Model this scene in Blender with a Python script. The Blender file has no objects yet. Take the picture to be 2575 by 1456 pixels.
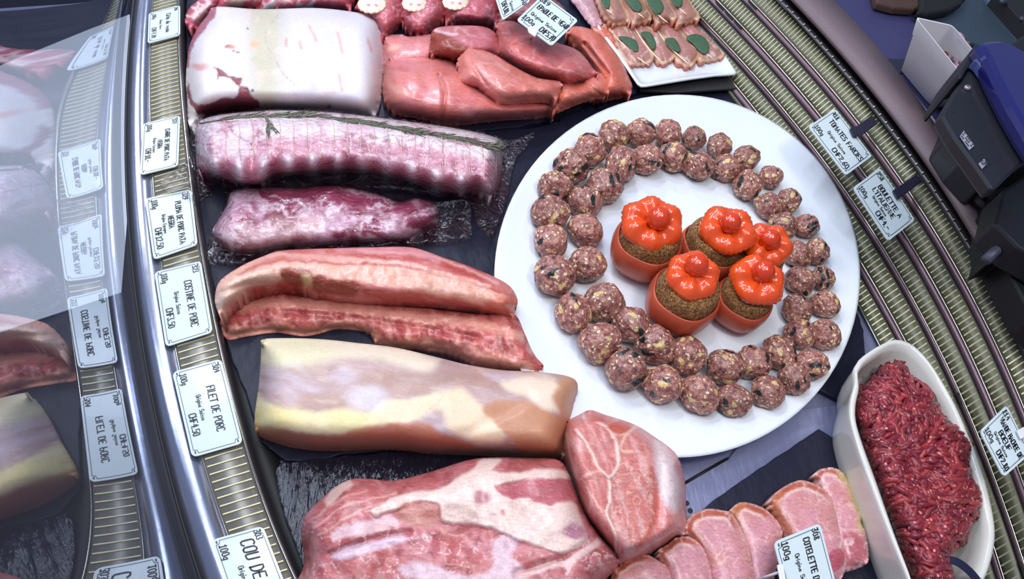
import bpy, bmesh, math, random
import numpy as np
from mathutils import Vector, Matrix
from mathutils.geometry import delaunay_2d_cdt
random.seed(7); RNG = np.random.RandomState(7)
S = bpy.context.scene
COL = S.collection
# ------------------------------------------------------------------ camera
PW, PH, F = 2575.0, 1456.0, 1710.0
CX, CY = PW/2, PH/2
NX, NY, CH = 980.0, 1950.0, 0.55            # the point straight under the lens, lens height above the deck
zc = -Vector(((NX-CX)/F, -(NY-CY)/F, -1.0)).normalized()
xc = (Vector((1,0,0)) - zc*zc.x).normalized()
yc = zc.cross(xc)
RW = Matrix((xc, yc, zc))                   # camera -> world
cam_d = bpy.data.cameras.new('camera'); cam = bpy.data.objects.new('camera', cam_d); COL.objects.link(cam)
cam_d.sensor_width = 36.0; cam_d.lens = F/PW*36.0; cam_d.clip_start = .01; cam_d.clip_end = 50
cam.matrix_world = Matrix.Translation((0,0,CH)) @ RW.to_4x4()
S.camera = cam
RWn = np.array(RW)
def P(u, v, h=0.0):
    d = RWn @ np.array(((u-CX)/F, -(v-CY)/F, -1.0))
    t = (h-CH)/d[2]
    return Vector((d[0]*t, d[1]*t, h))
def PA(u, v, h):
    d = np.stack([(u-CX)/F, -(v-CY)/F, -np.ones_like(u)], 1) @ RWn.T
    t = (h-CH)/d[:,2]
    return np.stack([d[:,0]*t, d[:,1]*t, h+0*t], 1)
def proj(p):
    q = RWn.T @ (np.array(p)-np.array((0,0,CH)))
    return (CX + F*q[0]/-q[2], CY - F*q[1]/-q[2])
def pxm(u, v, h=0.0):                        # metres per pixel there
    q = RWn.T @ (np.array(P(u,v,h))-np.array((0,0,CH)))
    return -q[2]/F
# ------------------------------------------------------------------ world, lamps, exposure
S.view_settings.view_transform = 'Standard'
try: S.view_settings.look = 'None'
except Exception: pass
S.view_settings.exposure = -0.10; S.view_settings.gamma = 1.0; S.view_settings.use_curve_mapping = False
W = bpy.data.worlds.new('shop_air'); S.world = W; W.use_nodes = True
W.node_tree.nodes['Background'].inputs[0].default_value = (.54,.67,1.0,1)
W.node_tree.nodes['Background'].inputs[1].default_value = .36
def area(name, loc, target, sx, sy, power, color):
    l = bpy.data.lights.new(name, 'AREA'); l.shape = 'RECTANGLE'; l.size = sx; l.size_y = sy; l.energy = power; l.color = color
    o = bpy.data.objects.new(name, l); COL.objects.link(o); o.location = loc
    o.rotation_euler = (Vector(target)-Vector(loc)).to_track_quat('-Z','Y').to_euler(); return o
CEN = P(1150, 780)
area('ceiling_light_main', (CEN.x+.0, CEN.y-.16, 1.25), (CEN.x, CEN.y+.03, 0), 1.1, .7, 8.6, (.84,.92,1.0))
area('ceiling_light_case', (CEN.x-.28, CEN.y+.42, .85), (CEN.x-.05, CEN.y+.05, 0), .5, .10, 3.4, (.78,.87,1.0))
area('ceiling_light_warm', (CEN.x+.35, CEN.y-.25, 1.0), (CEN.x+.1, CEN.y, 0), .12, .12, 2.6, (1.0,.88,.70))
for k, (lx, ly, pw, lc) in enumerate(((-.231,2.45,9.0,(.8,.88,1)),(-.188,1.48,6.0,(.8,.88,1)),(-.124,.665,3.0,(.8,.88,1)),(-1.10,1.755,4.0,(1,.8,.3)),(-.364,.50,1.8,(.8,.88,1)))):
    area('ceiling_spot_%d' % k, (lx,ly,1.5), (lx*.5-.1, ly*.5, 0), .12, .12, pw, lc)
MC = P(150, 470, -.895)
area('added_light_customer_side', (MC.x, MC.y, .75), (MC.x, MC.y, -.9), .5, .5, 15.0, (.84,.90,1.0))  # added unseen lamp, brightens the pale sheet beyond the glass
# ------------------------------------------------------------------ generic helpers
def lin(c):
    r = []
    for x in c[:3]:
        x = x/255.0; r.append(x/12.92 if x <= .04045 else ((x+.055)/1.055)**2.4)
    return (*r, 1.0)
def linA(c): return np.array(lin(c)[:3])
def tag(o, label=None, cat=None, group=None, kind=None):
    if label: o['label'] = label
    if cat: o['category'] = cat
    if group: o['group'] = group
    if kind: o['kind'] = kind
    return o
def empty(name, loc, label=None, cat=None, group=None):
    o = bpy.data.objects.new(name, None); COL.objects.link(o); o.location = loc; o.empty_display_size = .01
    bpy.context.view_layer.update()
    return tag(o, label, cat, group)
def link(name, me, mat=None, parent=None, smooth=True):
    o = bpy.data.objects.new(name, me); COL.objects.link(o)
    if mat is not None and len(me.materials) == 0: me.materials.append(mat)
    if smooth: me.shade_smooth()
    if parent is not None:
        o.parent = parent; o.matrix_parent_inverse = Matrix.Translation(-parent.location) if parent.parent is None else Matrix.Identity(4)
    return o
def mesh(name, vs, fs, mat=None, parent=None, smooth=True, col=None):
    me = bpy.data.meshes.new(name); me.from_pydata([tuple(v) for v in vs], [], fs); me.update()
    if col is not None:
        a = me.color_attributes.new('Col', 'FLOAT_COLOR', 'POINT')
        c = np.ones((len(vs),4), np.float32); c[:,:3] = col; a.data.foreach_set('color', c.ravel())
    return link(name, me, mat, parent, smooth)
def recalc(o):
    bm = bmesh.new(); bm.from_mesh(o.data); bmesh.ops.recalc_face_normals(bm, faces=bm.faces); bm.to_mesh(o.data); bm.free(); return o
def bevel(o, w, seg=2, ang=.6):
    m = o.modifiers.new('b','BEVEL'); m.width = w; m.segments = seg; m.limit_method = 'ANGLE'; m.angle_limit = ang; return o
def spline(pts, closed=False, step=6.0):
    p = np.array(pts, float); n = len(p); out = []
    rng = range(n) if closed else range(n-1)
    for i in rng:
        if closed: a,b,c,d = p[(i-1)%n],p[i],p[(i+1)%n],p[(i+2)%n]
        else: a,b,c,d = p[max(i-1,0)],p[i],p[i+1],p[min(i+2,n-1)]
        k = max(1, int(np.linalg.norm(c-b)/step))
        for j in range(k):
            t = j/k; out.append(.5*((2*b)+(c-a)*t+(2*a-5*b+4*c-d)*t*t+(3*b-a-3*c+d)*t**3))
    if not closed: out.append(p[-1])
    return np.array(out)
# vectorised noise
def _h(ix, iy, s):
    n = (ix.astype(np.int64)*374761393 + iy.astype(np.int64)*668265263 + s*1442695041) & 0xffffffff
    n = ((n ^ (n >> 13))*1274126177) & 0xffffffff
    return ((n ^ (n >> 16)) & 0xffff)/65535.0
def vn(x, y, s=0):
    x0 = np.floor(x); y0 = np.floor(y); fx = x-x0; fy = y-y0; fx = fx*fx*(3-2*fx); fy = fy*fy*(3-2*fy)
    a = _h(x0,y0,s); b = _h(x0+1,y0,s); c = _h(x0,y0+1,s); d = _h(x0+1,y0+1,s)
    return (a*(1-fx)+b*fx)*(1-fy)+(c*(1-fx)+d*fx)*fy
def fbm(x, y, s=0, o=4):
    r = 0; a = .5
    for i in range(o): r = r + a*vn(x*2**i, y*2**i, s+i*17); a *= .5
    return r/(1-.5**o)
def ss(a, b, x):
    t = np.clip((x-a)/(b-a), 0, 1); return t*t*(3-2*t)
def inside(u, v, poly):
    p = np.asarray(poly, float); r = np.zeros(len(u), bool); j = len(p)-1
    for i in range(len(p)):
        xi, yi = p[i]; xj, yj = p[j]
        if yi != yj:
            r ^= ((yi > v) != (yj > v)) & (u < (xj-xi)*(v-yi)/(yj-yi)+xi)
        j = i
    return r
def dline(u, v, pts, closed=False):
    p = np.asarray(pts, float); best = np.full(len(u), 1e9); bi = np.zeros(len(u), int); bt = np.zeros(len(u))
    n = len(p)
    for i in range(n if closed else n-1):
        a = p[i]; b = p[(i+1)%n]; d = b-a; L = d@d+1e-9
        t = np.clip(((u-a[0])*d[0]+(v-a[1])*d[1])/L, 0, 1)
        q = np.hypot(u-a[0]-t*d[0], v-a[1]-t*d[1]); m = q < best
        best[m] = q[m]; bi[m] = i; bt[m] = t[m]
    return best, bi, bt
class Paint:
    def __init__(s, u, v, base, seed=0, warp=4, wsc=22):
        s.u0, s.v0 = u, v; s.seed = seed
        s.u = u+(fbm(u/wsc, v/wsc, seed+5)-.5)*2*warp; s.v = v+(fbm(u/wsc, v/wsc, seed+9)-.5)*2*warp
        s.c = np.tile(linA(base), (len(u),1)); s.h = np.zeros(len(u))
    def mix(s, m, col, dh=0):
        m = np.clip(m,0,1)[:,None]; s.c = s.c*(1-m)+linA(col)*m; s.h += m[:,0]*dh; return s
    def poly(s, pts, col, soft=5, k=1.0, dh=0, smooth=True):
        pts = spline(pts, True, 12) if smooth else np.array(pts, float)
        d,_,_ = dline(s.u, s.v, pts, True); sd = np.where(inside(s.u, s.v, pts), d, -d)
        return s.mix(ss(-soft, soft, sd)*k, col, dh)
    def line(s, pts, w, col, soft=3, k=1.0, dh=0):
        d,_,_ = dline(s.u, s.v, spline(pts, False, 10)); return s.mix((1-ss(w-soft, w+soft, d))*k, col, dh)
    def ell(s, x, y, rx, ry, col, soft=.15, k=1.0, dh=0):
        r = np.hypot((s.u-x)/rx, (s.v-y)/ry); return s.mix((1-ss(1-soft,1+soft,r))*k, col, dh)
    def noise(s, sc, lo, hi, col, k=1.0, ang=0, st=1.0, seed=0, dh=0, o=4):
        ca, sa = math.cos(ang), math.sin(ang); a = (s.u*ca+s.v*sa)/sc/st; b = (-s.u*sa+s.v*ca)/sc
        return s.mix(ss(lo, hi, fbm(a, b, s.seed+seed*31+3, o))*k, col, dh)
    def veins(s, sc, w, col, k=1.0, ang=0, st=1.0, seed=0, dh=0):
        ca, sa = math.cos(ang), math.sin(ang); a = (s.u*ca+s.v*sa)/sc/st; b = (-s.u*sa+s.v*ca)/sc
        n = fbm(a, b, s.seed+seed*37+11, 3); m = fbm(a*.7+9, b*.7, s.seed+seed*41+1, 2)
        return s.mix((1-ss(w*.4, w, np.abs(n-.5)))*ss(.35,.6,m)*k, col, dh)
# ------------------------------------------------------------------ materials
def nmat(name):
    m = bpy.data.materials.new(name); m.use_nodes = True; nt = m.node_tree; return m, nt, nt.nodes['Principled BSDF']
def nd(nt, t, **kw):
    n = nt.nodes.new(t)
    for k, v in kw.items():
        if k.startswith('_'): setattr(n, k[1:], v)
        else: n.inputs[k.replace('__',' ')].default_value = v
    return n
def bump(nt, b, src, strength, dist):
    n = nd(nt,'ShaderNodeBump', Strength=strength, Distance=dist); nt.links.new(src, n.inputs['Height']); nt.links.new(n.outputs[0], b.inputs['Normal']); return n
def plain(name, c, rough=.5, metal=0, coat=0, noise=0, nsc=60, bmp=0, spec=.5, stretch=(1,1,1)):
    m, nt, b = nmat(name); b.inputs['Base Color'].default_value = lin(c); b.inputs['Roughness'].default_value = rough
    b.inputs['Metallic'].default_value = metal; b.inputs['Coat Weight'].default_value = coat; b.inputs['Specular IOR Level'].default_value = spec
    tc = nd(nt,'ShaderNodeTexCoord'); mp = nd(nt,'ShaderNodeMapping', Scale=stretch); nt.links.new(tc.outputs['Object'], mp.inputs[0])
    n = nd(nt,'ShaderNodeTexNoise', Scale=nsc, Detail=5.0); nt.links.new(mp.outputs[0], n.inputs['Vector'])
    r = nd(nt,'ShaderNodeMix', _data_type='RGBA'); a = lin(c)
    k = 1-noise
    r.inputs[6].default_value = (a[0]*k,a[1]*k,a[2]*k,1); k = 1+noise; r.inputs[7].default_value = (min(a[0]*k,1),min(a[1]*k,1),min(a[2]*k,1),1)
    nt.links.new(n.outputs['Fac'], r.inputs[0]); nt.links.new(r.outputs[2], b.inputs['Base Color'])
    if bmp: bump(nt, b, n.outputs['Fac'], 1.0, bmp)
    return m
def meatmat(name, rough=.38, fine=500, amt=.16, bmp=.0006, coat=.25, sss=.04, fib=.34):
    m, nt, b = nmat(name)
    at = nd(nt,'ShaderNodeAttribute', _attribute_name='Col')
    tc = nd(nt,'ShaderNodeTexCoord')
    n = nd(nt,'ShaderNodeTexNoise', Scale=float(fine), Detail=4.0, Roughness=.65); nt.links.new(tc.outputs['Object'], n.inputs['Vector'])
    n2 = nd(nt,'ShaderNodeTexNoise', Scale=fine*.22, Detail=4.0); nt.links.new(tc.outputs['Object'], n2.inputs['Vector'])
    mr = nd(nt,'ShaderNodeMapRange'); mr.inputs[1].default_value=.3; mr.inputs[2].default_value=.7; mr.inputs[3].default_value=1-amt; mr.inputs[4].default_value=1+amt
    nt.links.new(n.outputs['Fac'], mr.inputs[0])
    vm = nd(nt,'ShaderNodeVectorMath', _operation='SCALE'); nt.links.new(at.outputs['Color'], vm.inputs[0]); nt.links.new(mr.outputs[0], vm.inputs['Scale'])
    mp = nd(nt,'ShaderNodeMapping', Scale=(1.0,5.0,2.0), Rotation=(0,0,.5)); nt.links.new(tc.outputs['Object'], mp.inputs[0])
    f1 = nd(nt,'ShaderNodeTexNoise', Scale=130.0, Detail=5.0, Roughness=.6, Distortion=.6); nt.links.new(mp.outputs[0], f1.inputs['Vector'])
    f2 = nd(nt,'ShaderNodeMapRange'); f2.inputs[1].default_value=.55; f2.inputs[2].default_value=.72; f2.inputs[3].default_value=0; f2.inputs[4].default_value=fib; nt.links.new(f1.outputs['Fac'], f2.inputs[0])
    fm = nd(nt,'ShaderNodeMix', _data_type='RGBA'); nt.links.new(f2.outputs[0], fm.inputs[0]); nt.links.new(vm.outputs[0], fm.inputs[6]); fm.inputs[7].default_value = lin((232,186,182))
    f3 = nd(nt,'ShaderNodeMapRange'); f3.inputs[1].default_value=.48; f3.inputs[2].default_value=.34; f3.inputs[3].default_value=1; f3.inputs[4].default_value=1-fib*.55; nt.links.new(f1.outputs['Fac'], f3.inputs[0])
    fv = nd(nt,'ShaderNodeVectorMath', _operation='SCALE'); nt.links.new(fm.outputs[2], fv.inputs[0]); nt.links.new(f3.outputs[0], fv.inputs['Scale']); nt.links.new(fv.outputs[0], b.inputs['Base Color'])
    ad = nd(nt,'ShaderNodeMath', _operation='MULTIPLY_ADD'); ad.inputs[1].default_value = .5; nt.links.new(n.outputs['Fac'], ad.inputs[0]); nt.links.new(n2.outputs['Fac'], ad.inputs[2])
    bump(nt, b, ad.outputs[0], .8, bmp)
    b.inputs['Roughness'].default_value = rough; b.inputs['Coat Weight'].default_value = coat; b.inputs['Coat Roughness'].default_value = .22
    b.inputs['Subsurface Weight'].default_value = sss; b.inputs['Subsurface Radius'].default_value = (.006,.002,.0015); b.inputs['Subsurface Scale'].default_value = 1.0
    return m
MEAT = meatmat('raw_meat'); FAT = meatmat('dry_fat', rough=.5, fine=350, amt=.06, bmp=.0006, coat=.1, fib=.10); WET = meatmat('wet_meat', rough=.3, coat=.5, bmp=.0007)
STEEL = plain('brushed_steel', (178,181,200), .22, .92, noise=.08, nsc=40, bmp=.0002)
STEEL_SCR = plain('scratched_steel', (150,152,186), .3, .55, noise=.15, nsc=140, bmp=.0006, stretch=(1,.25,1))
CHROME = plain('polished_edge', (225,222,205), .15, 1)
DKSTEEL = plain('dark_steel', (92,88,92), .38, .8, noise=.1, nsc=30)
STEPM = plain('step_face', (98,98,80), .45, .2, noise=.1, nsc=50)
GLINTW = plain('glint_stripe', (196,190,150), .4, .2, noise=.08, nsc=80)  # cream colour stands in for stripes of reflected light
GRILLEM = plain('grille_face', (128,124,118), .4, .4, noise=.1, nsc=50)
PURPLE = plain('mauve_steel', (112,88,98), .35, .45, noise=.12, nsc=12)
TAUPE = plain('taupe_laminate', (112,94,100), .55, 0, noise=.1, nsc=300)
RUBBER = plain('black_rubber', (14,14,18), .6)
SLATE = plain('slate', (29,30,48), .45, 0, noise=.22, nsc=60, bmp=.0014, spec=.25, stretch=(1,.5,1))
WETSLATE = plain('wet_slate', (26,27,42), .16, 0, noise=.25, nsc=120, bmp=.0035, spec=.6, stretch=(1.6,.35,1))
PORC = plain('white_porcelain', (226,230,238), .12, 0, coat=.6, noise=.01)
DISHM = plain('cream_porcelain', (212,210,204), .15, 0, coat=.6, noise=.01)
CARD = plain('white_card', (200,212,216), .28, 0, coat=.2, noise=.01)
INK = plain('black_ink', (16,16,26), .5)
BLACKP = plain('black_plastic', (24,24,34), .35)
# ------------------------------------------------------------------ builders that shape things
def away(u, v):
    d = np.array([u-NX, v-NY]); return d/np.linalg.norm(d)
class Lump:
    """a solid whose outline, height field and colour are known; rests on base"""
    def __init__(s, outline, hmax, base=0.0, R=40, far=.6, lumps=0.0, lsc=60, seed=0, grad=(0,0), grooves=(), sharp=False, blur=30, ctr=None, power=.5, hfun=None):
        s.ol = np.array(outline, float) if sharp else spline(outline, True, 5)
        s.ctrl = spline(outline, True, 14) if not sharp else s.ol
        s.hmax, s.base, s.R, s.far = hmax, base, R, far; s.lumps, s.lsc, s.seed, s.grad, s.grooves = lumps, lsc, seed, grad, grooves
        s.c = s.ctrl.mean(0); s.power = power; s.hfun = hfun; s.blur = blur
        a = s.ctrl; nrm = []
        area2 = np.sum(a[:,0]*np.roll(a[:,1],-1)-np.roll(a[:,0],-1)*a[:,1])
        for i in range(len(a)):
            t = a[(i+1)%len(a)]-a[i]; n = np.array([t[1],-t[0]])*(1 if area2 > 0 else -1); nrm.append(n/(np.linalg.norm(n)+1e-9))
        s.hb = np.array([max(0, float(np.dot(nrm[i], away(*a[i]))))*far for i in range(len(a))])
        k = np.array([1,2,3,2,1])/9.0
        for _ in range(3): s.hb = sum(k[j]*np.roll(s.hb, j-2) for j in range(5))
    def h(s, u, v): return s.finish(u, v, *s.dome(u, v))
    def dome(s, u, v):
        d, bi, bt = dline(u, v, s.ctrl, True)
        hb = s.hb[bi]*(1-bt)+s.hb[(bi+1)%len(s.hb)]*bt
        t = np.clip(d/s.R, 0, 1); f = (1-(1-t)**2)**s.power
        H = s.hmax
        return hb*H + (1-hb)*H*f, f
    def finish(s, u, v, r, f):
        r = r + (fbm(u/s.lsc, v/s.lsc, s.seed+77, 3)-.5)*2*s.lumps*f
        for pts, w, dep in s.grooves:
            g,_,_ = dline(u, v, spline(pts, False, 12)); r = r - dep*np.exp(-(g/w)**2)*f
        if s.hfun is not None: r = r + s.hfun(u, v)*f
        r = r + (s.grad[0]*(u-s.c[0])+s.grad[1]*(v-s.c[1]))
        return s.base+np.maximum(r, .0005)
    def build(s, name, mat, parent=None, paint=None, step=5, floor=None):
        o = s.ol; n = len(o)
        # resample outline at step
        seg = np.linalg.norm(np.roll(o,-1,0)-o, axis=1); L = seg.sum(); k = max(12, int(L/step)); cs = np.concatenate([[0],np.cumsum(seg)]); oo = np.vstack([o,o[:1]])
        ts = np.linspace(0, L, k, endpoint=False); B = np.stack([np.interp(ts, cs, oo[:,0]), np.interp(ts, cs, oo[:,1])], 1)
        mn, mx = B.min(0), B.max(0); gx, gy = np.meshgrid(np.arange(mn[0],mx[0],step), np.arange(mn[1],mx[1],step*.87))
        gx = gx+(np.arange(gx.shape[0])%2)[:,None]*step*.5; u = gx.ravel(); v = gy.ravel()
        m = inside(u, v, B); u, v = u[m], v[m]; d,_,_ = dline(u, v, B[::2] if k > 60 else B, True); m = d > step*.55; u, v = u[m], v[m]
        pts = np.vstack([B, np.stack([u,v],1)])
        r = delaunay_2d_cdt([Vector(p) for p in pts], [(i,(i+1)%k) for i in range(k)], [list(range(k))], 1, 1e-4)
        V = np.array([tuple(p) for p in r[0]]); Fc = [list(f) for f in r[2]]
        if s.blur and 'h' not in s.__dict__:
            r0, f0 = s.dome(V[:,0], V[:,1]); E = np.array([(f[i], f[(i+1)%len(f)]) for f in Fc for i in range(len(f))]); cnt = np.bincount(E[:,0], minlength=len(V))+np.bincount(E[:,1], minlength=len(V)); cnt = np.maximum(cnt,1)
            bd = np.zeros(len(V), bool)
            for i, ids in enumerate(r[3]):
                if any(q < k for q in ids): bd[i] = True
            for _ in range(s.blur):
                a_ = (np.bincount(E[:,0], r0[E[:,1]], len(V))+np.bincount(E[:,1], r0[E[:,0]], len(V)))/cnt; r0 = np.where(bd, r0, a_)
            hh = s.finish(V[:,0], V[:,1], r0, f0)
        else: hh = s.h(V[:,0], V[:,1])
        col = None
        if paint is not None:
            p = paint(V[:,0], V[:,1]); col = np.clip(p.c, 0, 1); hh = hh+p.h
        W3 = PA(V[:,0], V[:,1], hh)
        # skirt and bottom
        orig = {}
        for i, ids in enumerate(r[3]):
            for q in ids:
                if q < k: orig[q] = i
        ring = [orig[i] for i in range(k) if i in orig]; kk = len(ring); fl = s.base if floor is None else floor; nv = len(W3)
        bot = [(W3[i][0], W3[i][1], min(fl, W3[i][2]-.0002)) for i in ring]
        vs = [tuple(x) for x in W3]+bot
        for i in range(kk): Fc.append([ring[i], ring[(i+1)%kk], nv+(i+1)%kk, nv+i])
        Fc.append([nv+i for i in range(kk)])
        if col is not None: col = np.vstack([col, col[ring]])
        ob = mesh(name, vs, Fc, mat, parent, True, col); recalc(ob)
        return ob
def slab(name, px, ztop, thick, mat, parent=None, bev=.0015, smooth=False, sp=None, grow=0):
    pts = spline(px, True, sp) if sp else px
    n = len(pts); a = [P(x, y, ztop) for x, y in pts]; vs = a+[Vector((p.x, p.y, ztop-thick)) for p in a]
    fs = [list(range(n)), [n+n-1-i for i in range(n)]]+[[i, n+i, n+(i+1)%n, (i+1)%n] for i in range(n)]
    o = mesh(name, vs, fs, mat, parent, smooth); recalc(o)
    if bev: bevel(o, bev)
    return o
def tubes(paths, radii, seg=6, closed=False):
    vs, fs = [], []
    for pts, r in zip(paths, radii):
        n = len(pts); b0 = len(vs)
        rr = r if hasattr(r,'__len__') else [r]*n
        prev = None
        for i in range(n):
            t = (Vector(pts[min(i+1,n-1)])-Vector(pts[max(i-1,0)])).normalized()
            up = Vector((0,0,1)) if abs(t.z) < .9 else Vector((1,0,0))
            if prev is None: a = t.cross(up).normalized()
            else:
                a = (prev-t*prev.dot(t)); a = a.normalized() if a.length > 1e-6 else t.cross(up).normalized()
            prev = a; b = t.cross(a)
            for k in range(seg):
                q = 2*math.pi*k/seg; vs.append(Vector(pts[i])+a*(math.cos(q)*rr[i])+b*(math.sin(q)*rr[i]))
        for i in range(n-1):
            for k in range(seg):
                fs.append([b0+i*seg+k, b0+i*seg+(k+1)%seg, b0+(i+1)*seg+(k+1)%seg, b0+(i+1)*seg+k])
        fs.append([b0+k for k in range(seg)][::-1]); fs.append([b0+(n-1)*seg+k for k in range(seg)])
    return vs, fs
def tube(name, pts, r, mat, parent=None, seg=8):
    vs, fs = tubes([pts],[r],seg); return mesh(name, vs, fs, mat, parent)
def resample(pts, n):
    p = spline(pts, False, 4); seg = np.linalg.norm(np.diff(p,axis=0),axis=1); c = np.concatenate([[0],np.cumsum(seg)])
    t = np.linspace(0,c[-1],n); return np.stack([np.interp(t,c,p[:,0]),np.interp(t,c,p[:,1])],1)
_XC = {}
def xat(curve, y):                            # x of a smooth edge at row y
    k = tuple(curve)
    if k not in _XC:
        c = np.array(curve, float); yy = np.linspace(-600, 2100, 541); _XC[k] = (yy, np.polyval(np.polyfit((c[:,1]-700)/800, c[:,0], 4 if len(c) > 9 else 3), (yy-700)/800))
    return np.interp(y, _XC[k][0], _XC[k][1])
def band(name, rows, mat, parent, th=.002, smooth=True):
    """ribbon lofted through rows = lists of world points"""
    n = len(rows[0]); vs = [p for r in rows for p in r]; fs = []
    for j in range(len(rows)-1):
        for i in range(n-1): fs.append([j*n+i, j*n+i+1, (j+1)*n+i+1, (j+1)*n+i])
    o = mesh(name, vs, fs, mat, parent, smooth); recalc(o)
    m = o.modifiers.new('s','SOLIDIFY'); m.thickness = th; m.offset = 0
    return o
# ------------------------------------------------------------------ writing
GL = {'A':'00 38 60|13 53','B':'00 08 48 57 55 44 04|44 53 61 50 00','C':'57 48 18 07 01 10 40 51','D':'00 08 38 56 52 30 00','E':'58 08 00 50|04 44','F':'58 08 00|04 44',
'G':'57 48 18 07 01 10 40 52 54 34','H':'00 08|50 58|04 54','I':'00 08','L':'08 00 50','M':'00 08 34 68 60','N':'00 08 50 58','O':'20 01 07 28 48 57 51 40 20','P':'00 08 48 57 55 44 04',
'R':'00 08 48 57 55 44 04|24 50','S':'57 48 18 07 05 14 44 53 51 40 10 01','T':'08 68|38 30','U':'08 01 10 40 51 58','V':'08 30 68',
'0':'20 01 06 28 47 51 40 20','1':'06 28 20|00 40','2':'06 18 48 56 00 50','3':'08 48 24 43 51 40 10 01','4':'38 03 53|46 40','5':'58 08 04 45 52 40 00','6':'48 14 01 10 40 51 43 13',
'7':'08 58 20|14 44','8':'24 06 18 38 46 24 01 10 40 51 24','9':'44 14 05 17 48 57 53 20','.':'00 10','-':'04 44',"'":'08 06','a':'44 14 02 10 40|44 40 50','d':'48 40 10 02 14 44','e':'02 42 34 14 01 10 40',
'g':'44 14 02 10 40|44 4b 1b','i':'04 00|06 07','n':'04 00|03 24 43 40','o':'14 02 10 30 42 34 14','^o':'14 02 10 30 42 34 14|16 27 36','p':'04 0b|04 34 42 30 00','r':'04 00|02 24 34','s':'34 14 03 32 20 00','t':'27 21 30|04 44','u':'04 01 10 40|44 40','v':'04 20 44'}
GW = {'I':1.5,'i':1.5,'.':2,"'":1.5,' ':4,'1':4.5,'t':4,'r':4,'s':4,'M':7,'T':6.5,'A':6.5,'V':6.5}
def strokes(text, x, y, size, sp=1.8, jit=.25):
    """polylines of a hand-lettered line; x,y = left of baseline, size = capital height"""
    out = []; k = size/8.0; cx = x; rs = random.Random(text)
    i = 0
    while i < len(text):
        ch = text[i]
        if ch == '^': ch = text[i:i+2]; i += 1
        if ch in GL:
            w = GW.get(ch, 5.5)
            for pl in GL[ch].split('|'):
                q = []
                for t in pl.split():
                    yy = {'a':-3,'b':-2.5,'c':-1}.get(t[1]); yy = float(t[1]) if yy is None else yy
                    q.append((cx+(float(t[0])+yy*.08+rs.uniform(-jit,jit))*k, y+(yy+rs.uniform(-jit,jit))*k))
                out.append(q)
        else: w = GW.get(ch, 4)
        cx += (w+sp)*k; i += 1
    return out, cx-x
def ribbon(polys, w, place):
    """flat raised pen strokes"""
    vs, fs = [], []
    for pl in polys:
        p = np.array(pl, float)
        if len(p) > 3: p = spline(p, False, .6*np.ptp(p)/4+1e-6)
        n = len(p); b = len(vs)
        for i in range(n):
            t = p[min(i+1,n-1)]-p[max(i-1,0)]; t = t/(np.linalg.norm(t)+1e-9); nn = np.array([-t[1],t[0]])*w*.5
            e = t*w*.4*(-1 if i == 0 else (1 if i == n-1 else 0))
            a = p[i]+nn+e; c = p[i]-nn+e
            vs.append(place(a[0],a[1],.00035)); vs.append(place(c[0],c[1],.00035))
        for i in range(n-1): fs.append([b+2*i, b+2*i+1, b+2*i+3, b+2*i+2])
    return vs, fs
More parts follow.
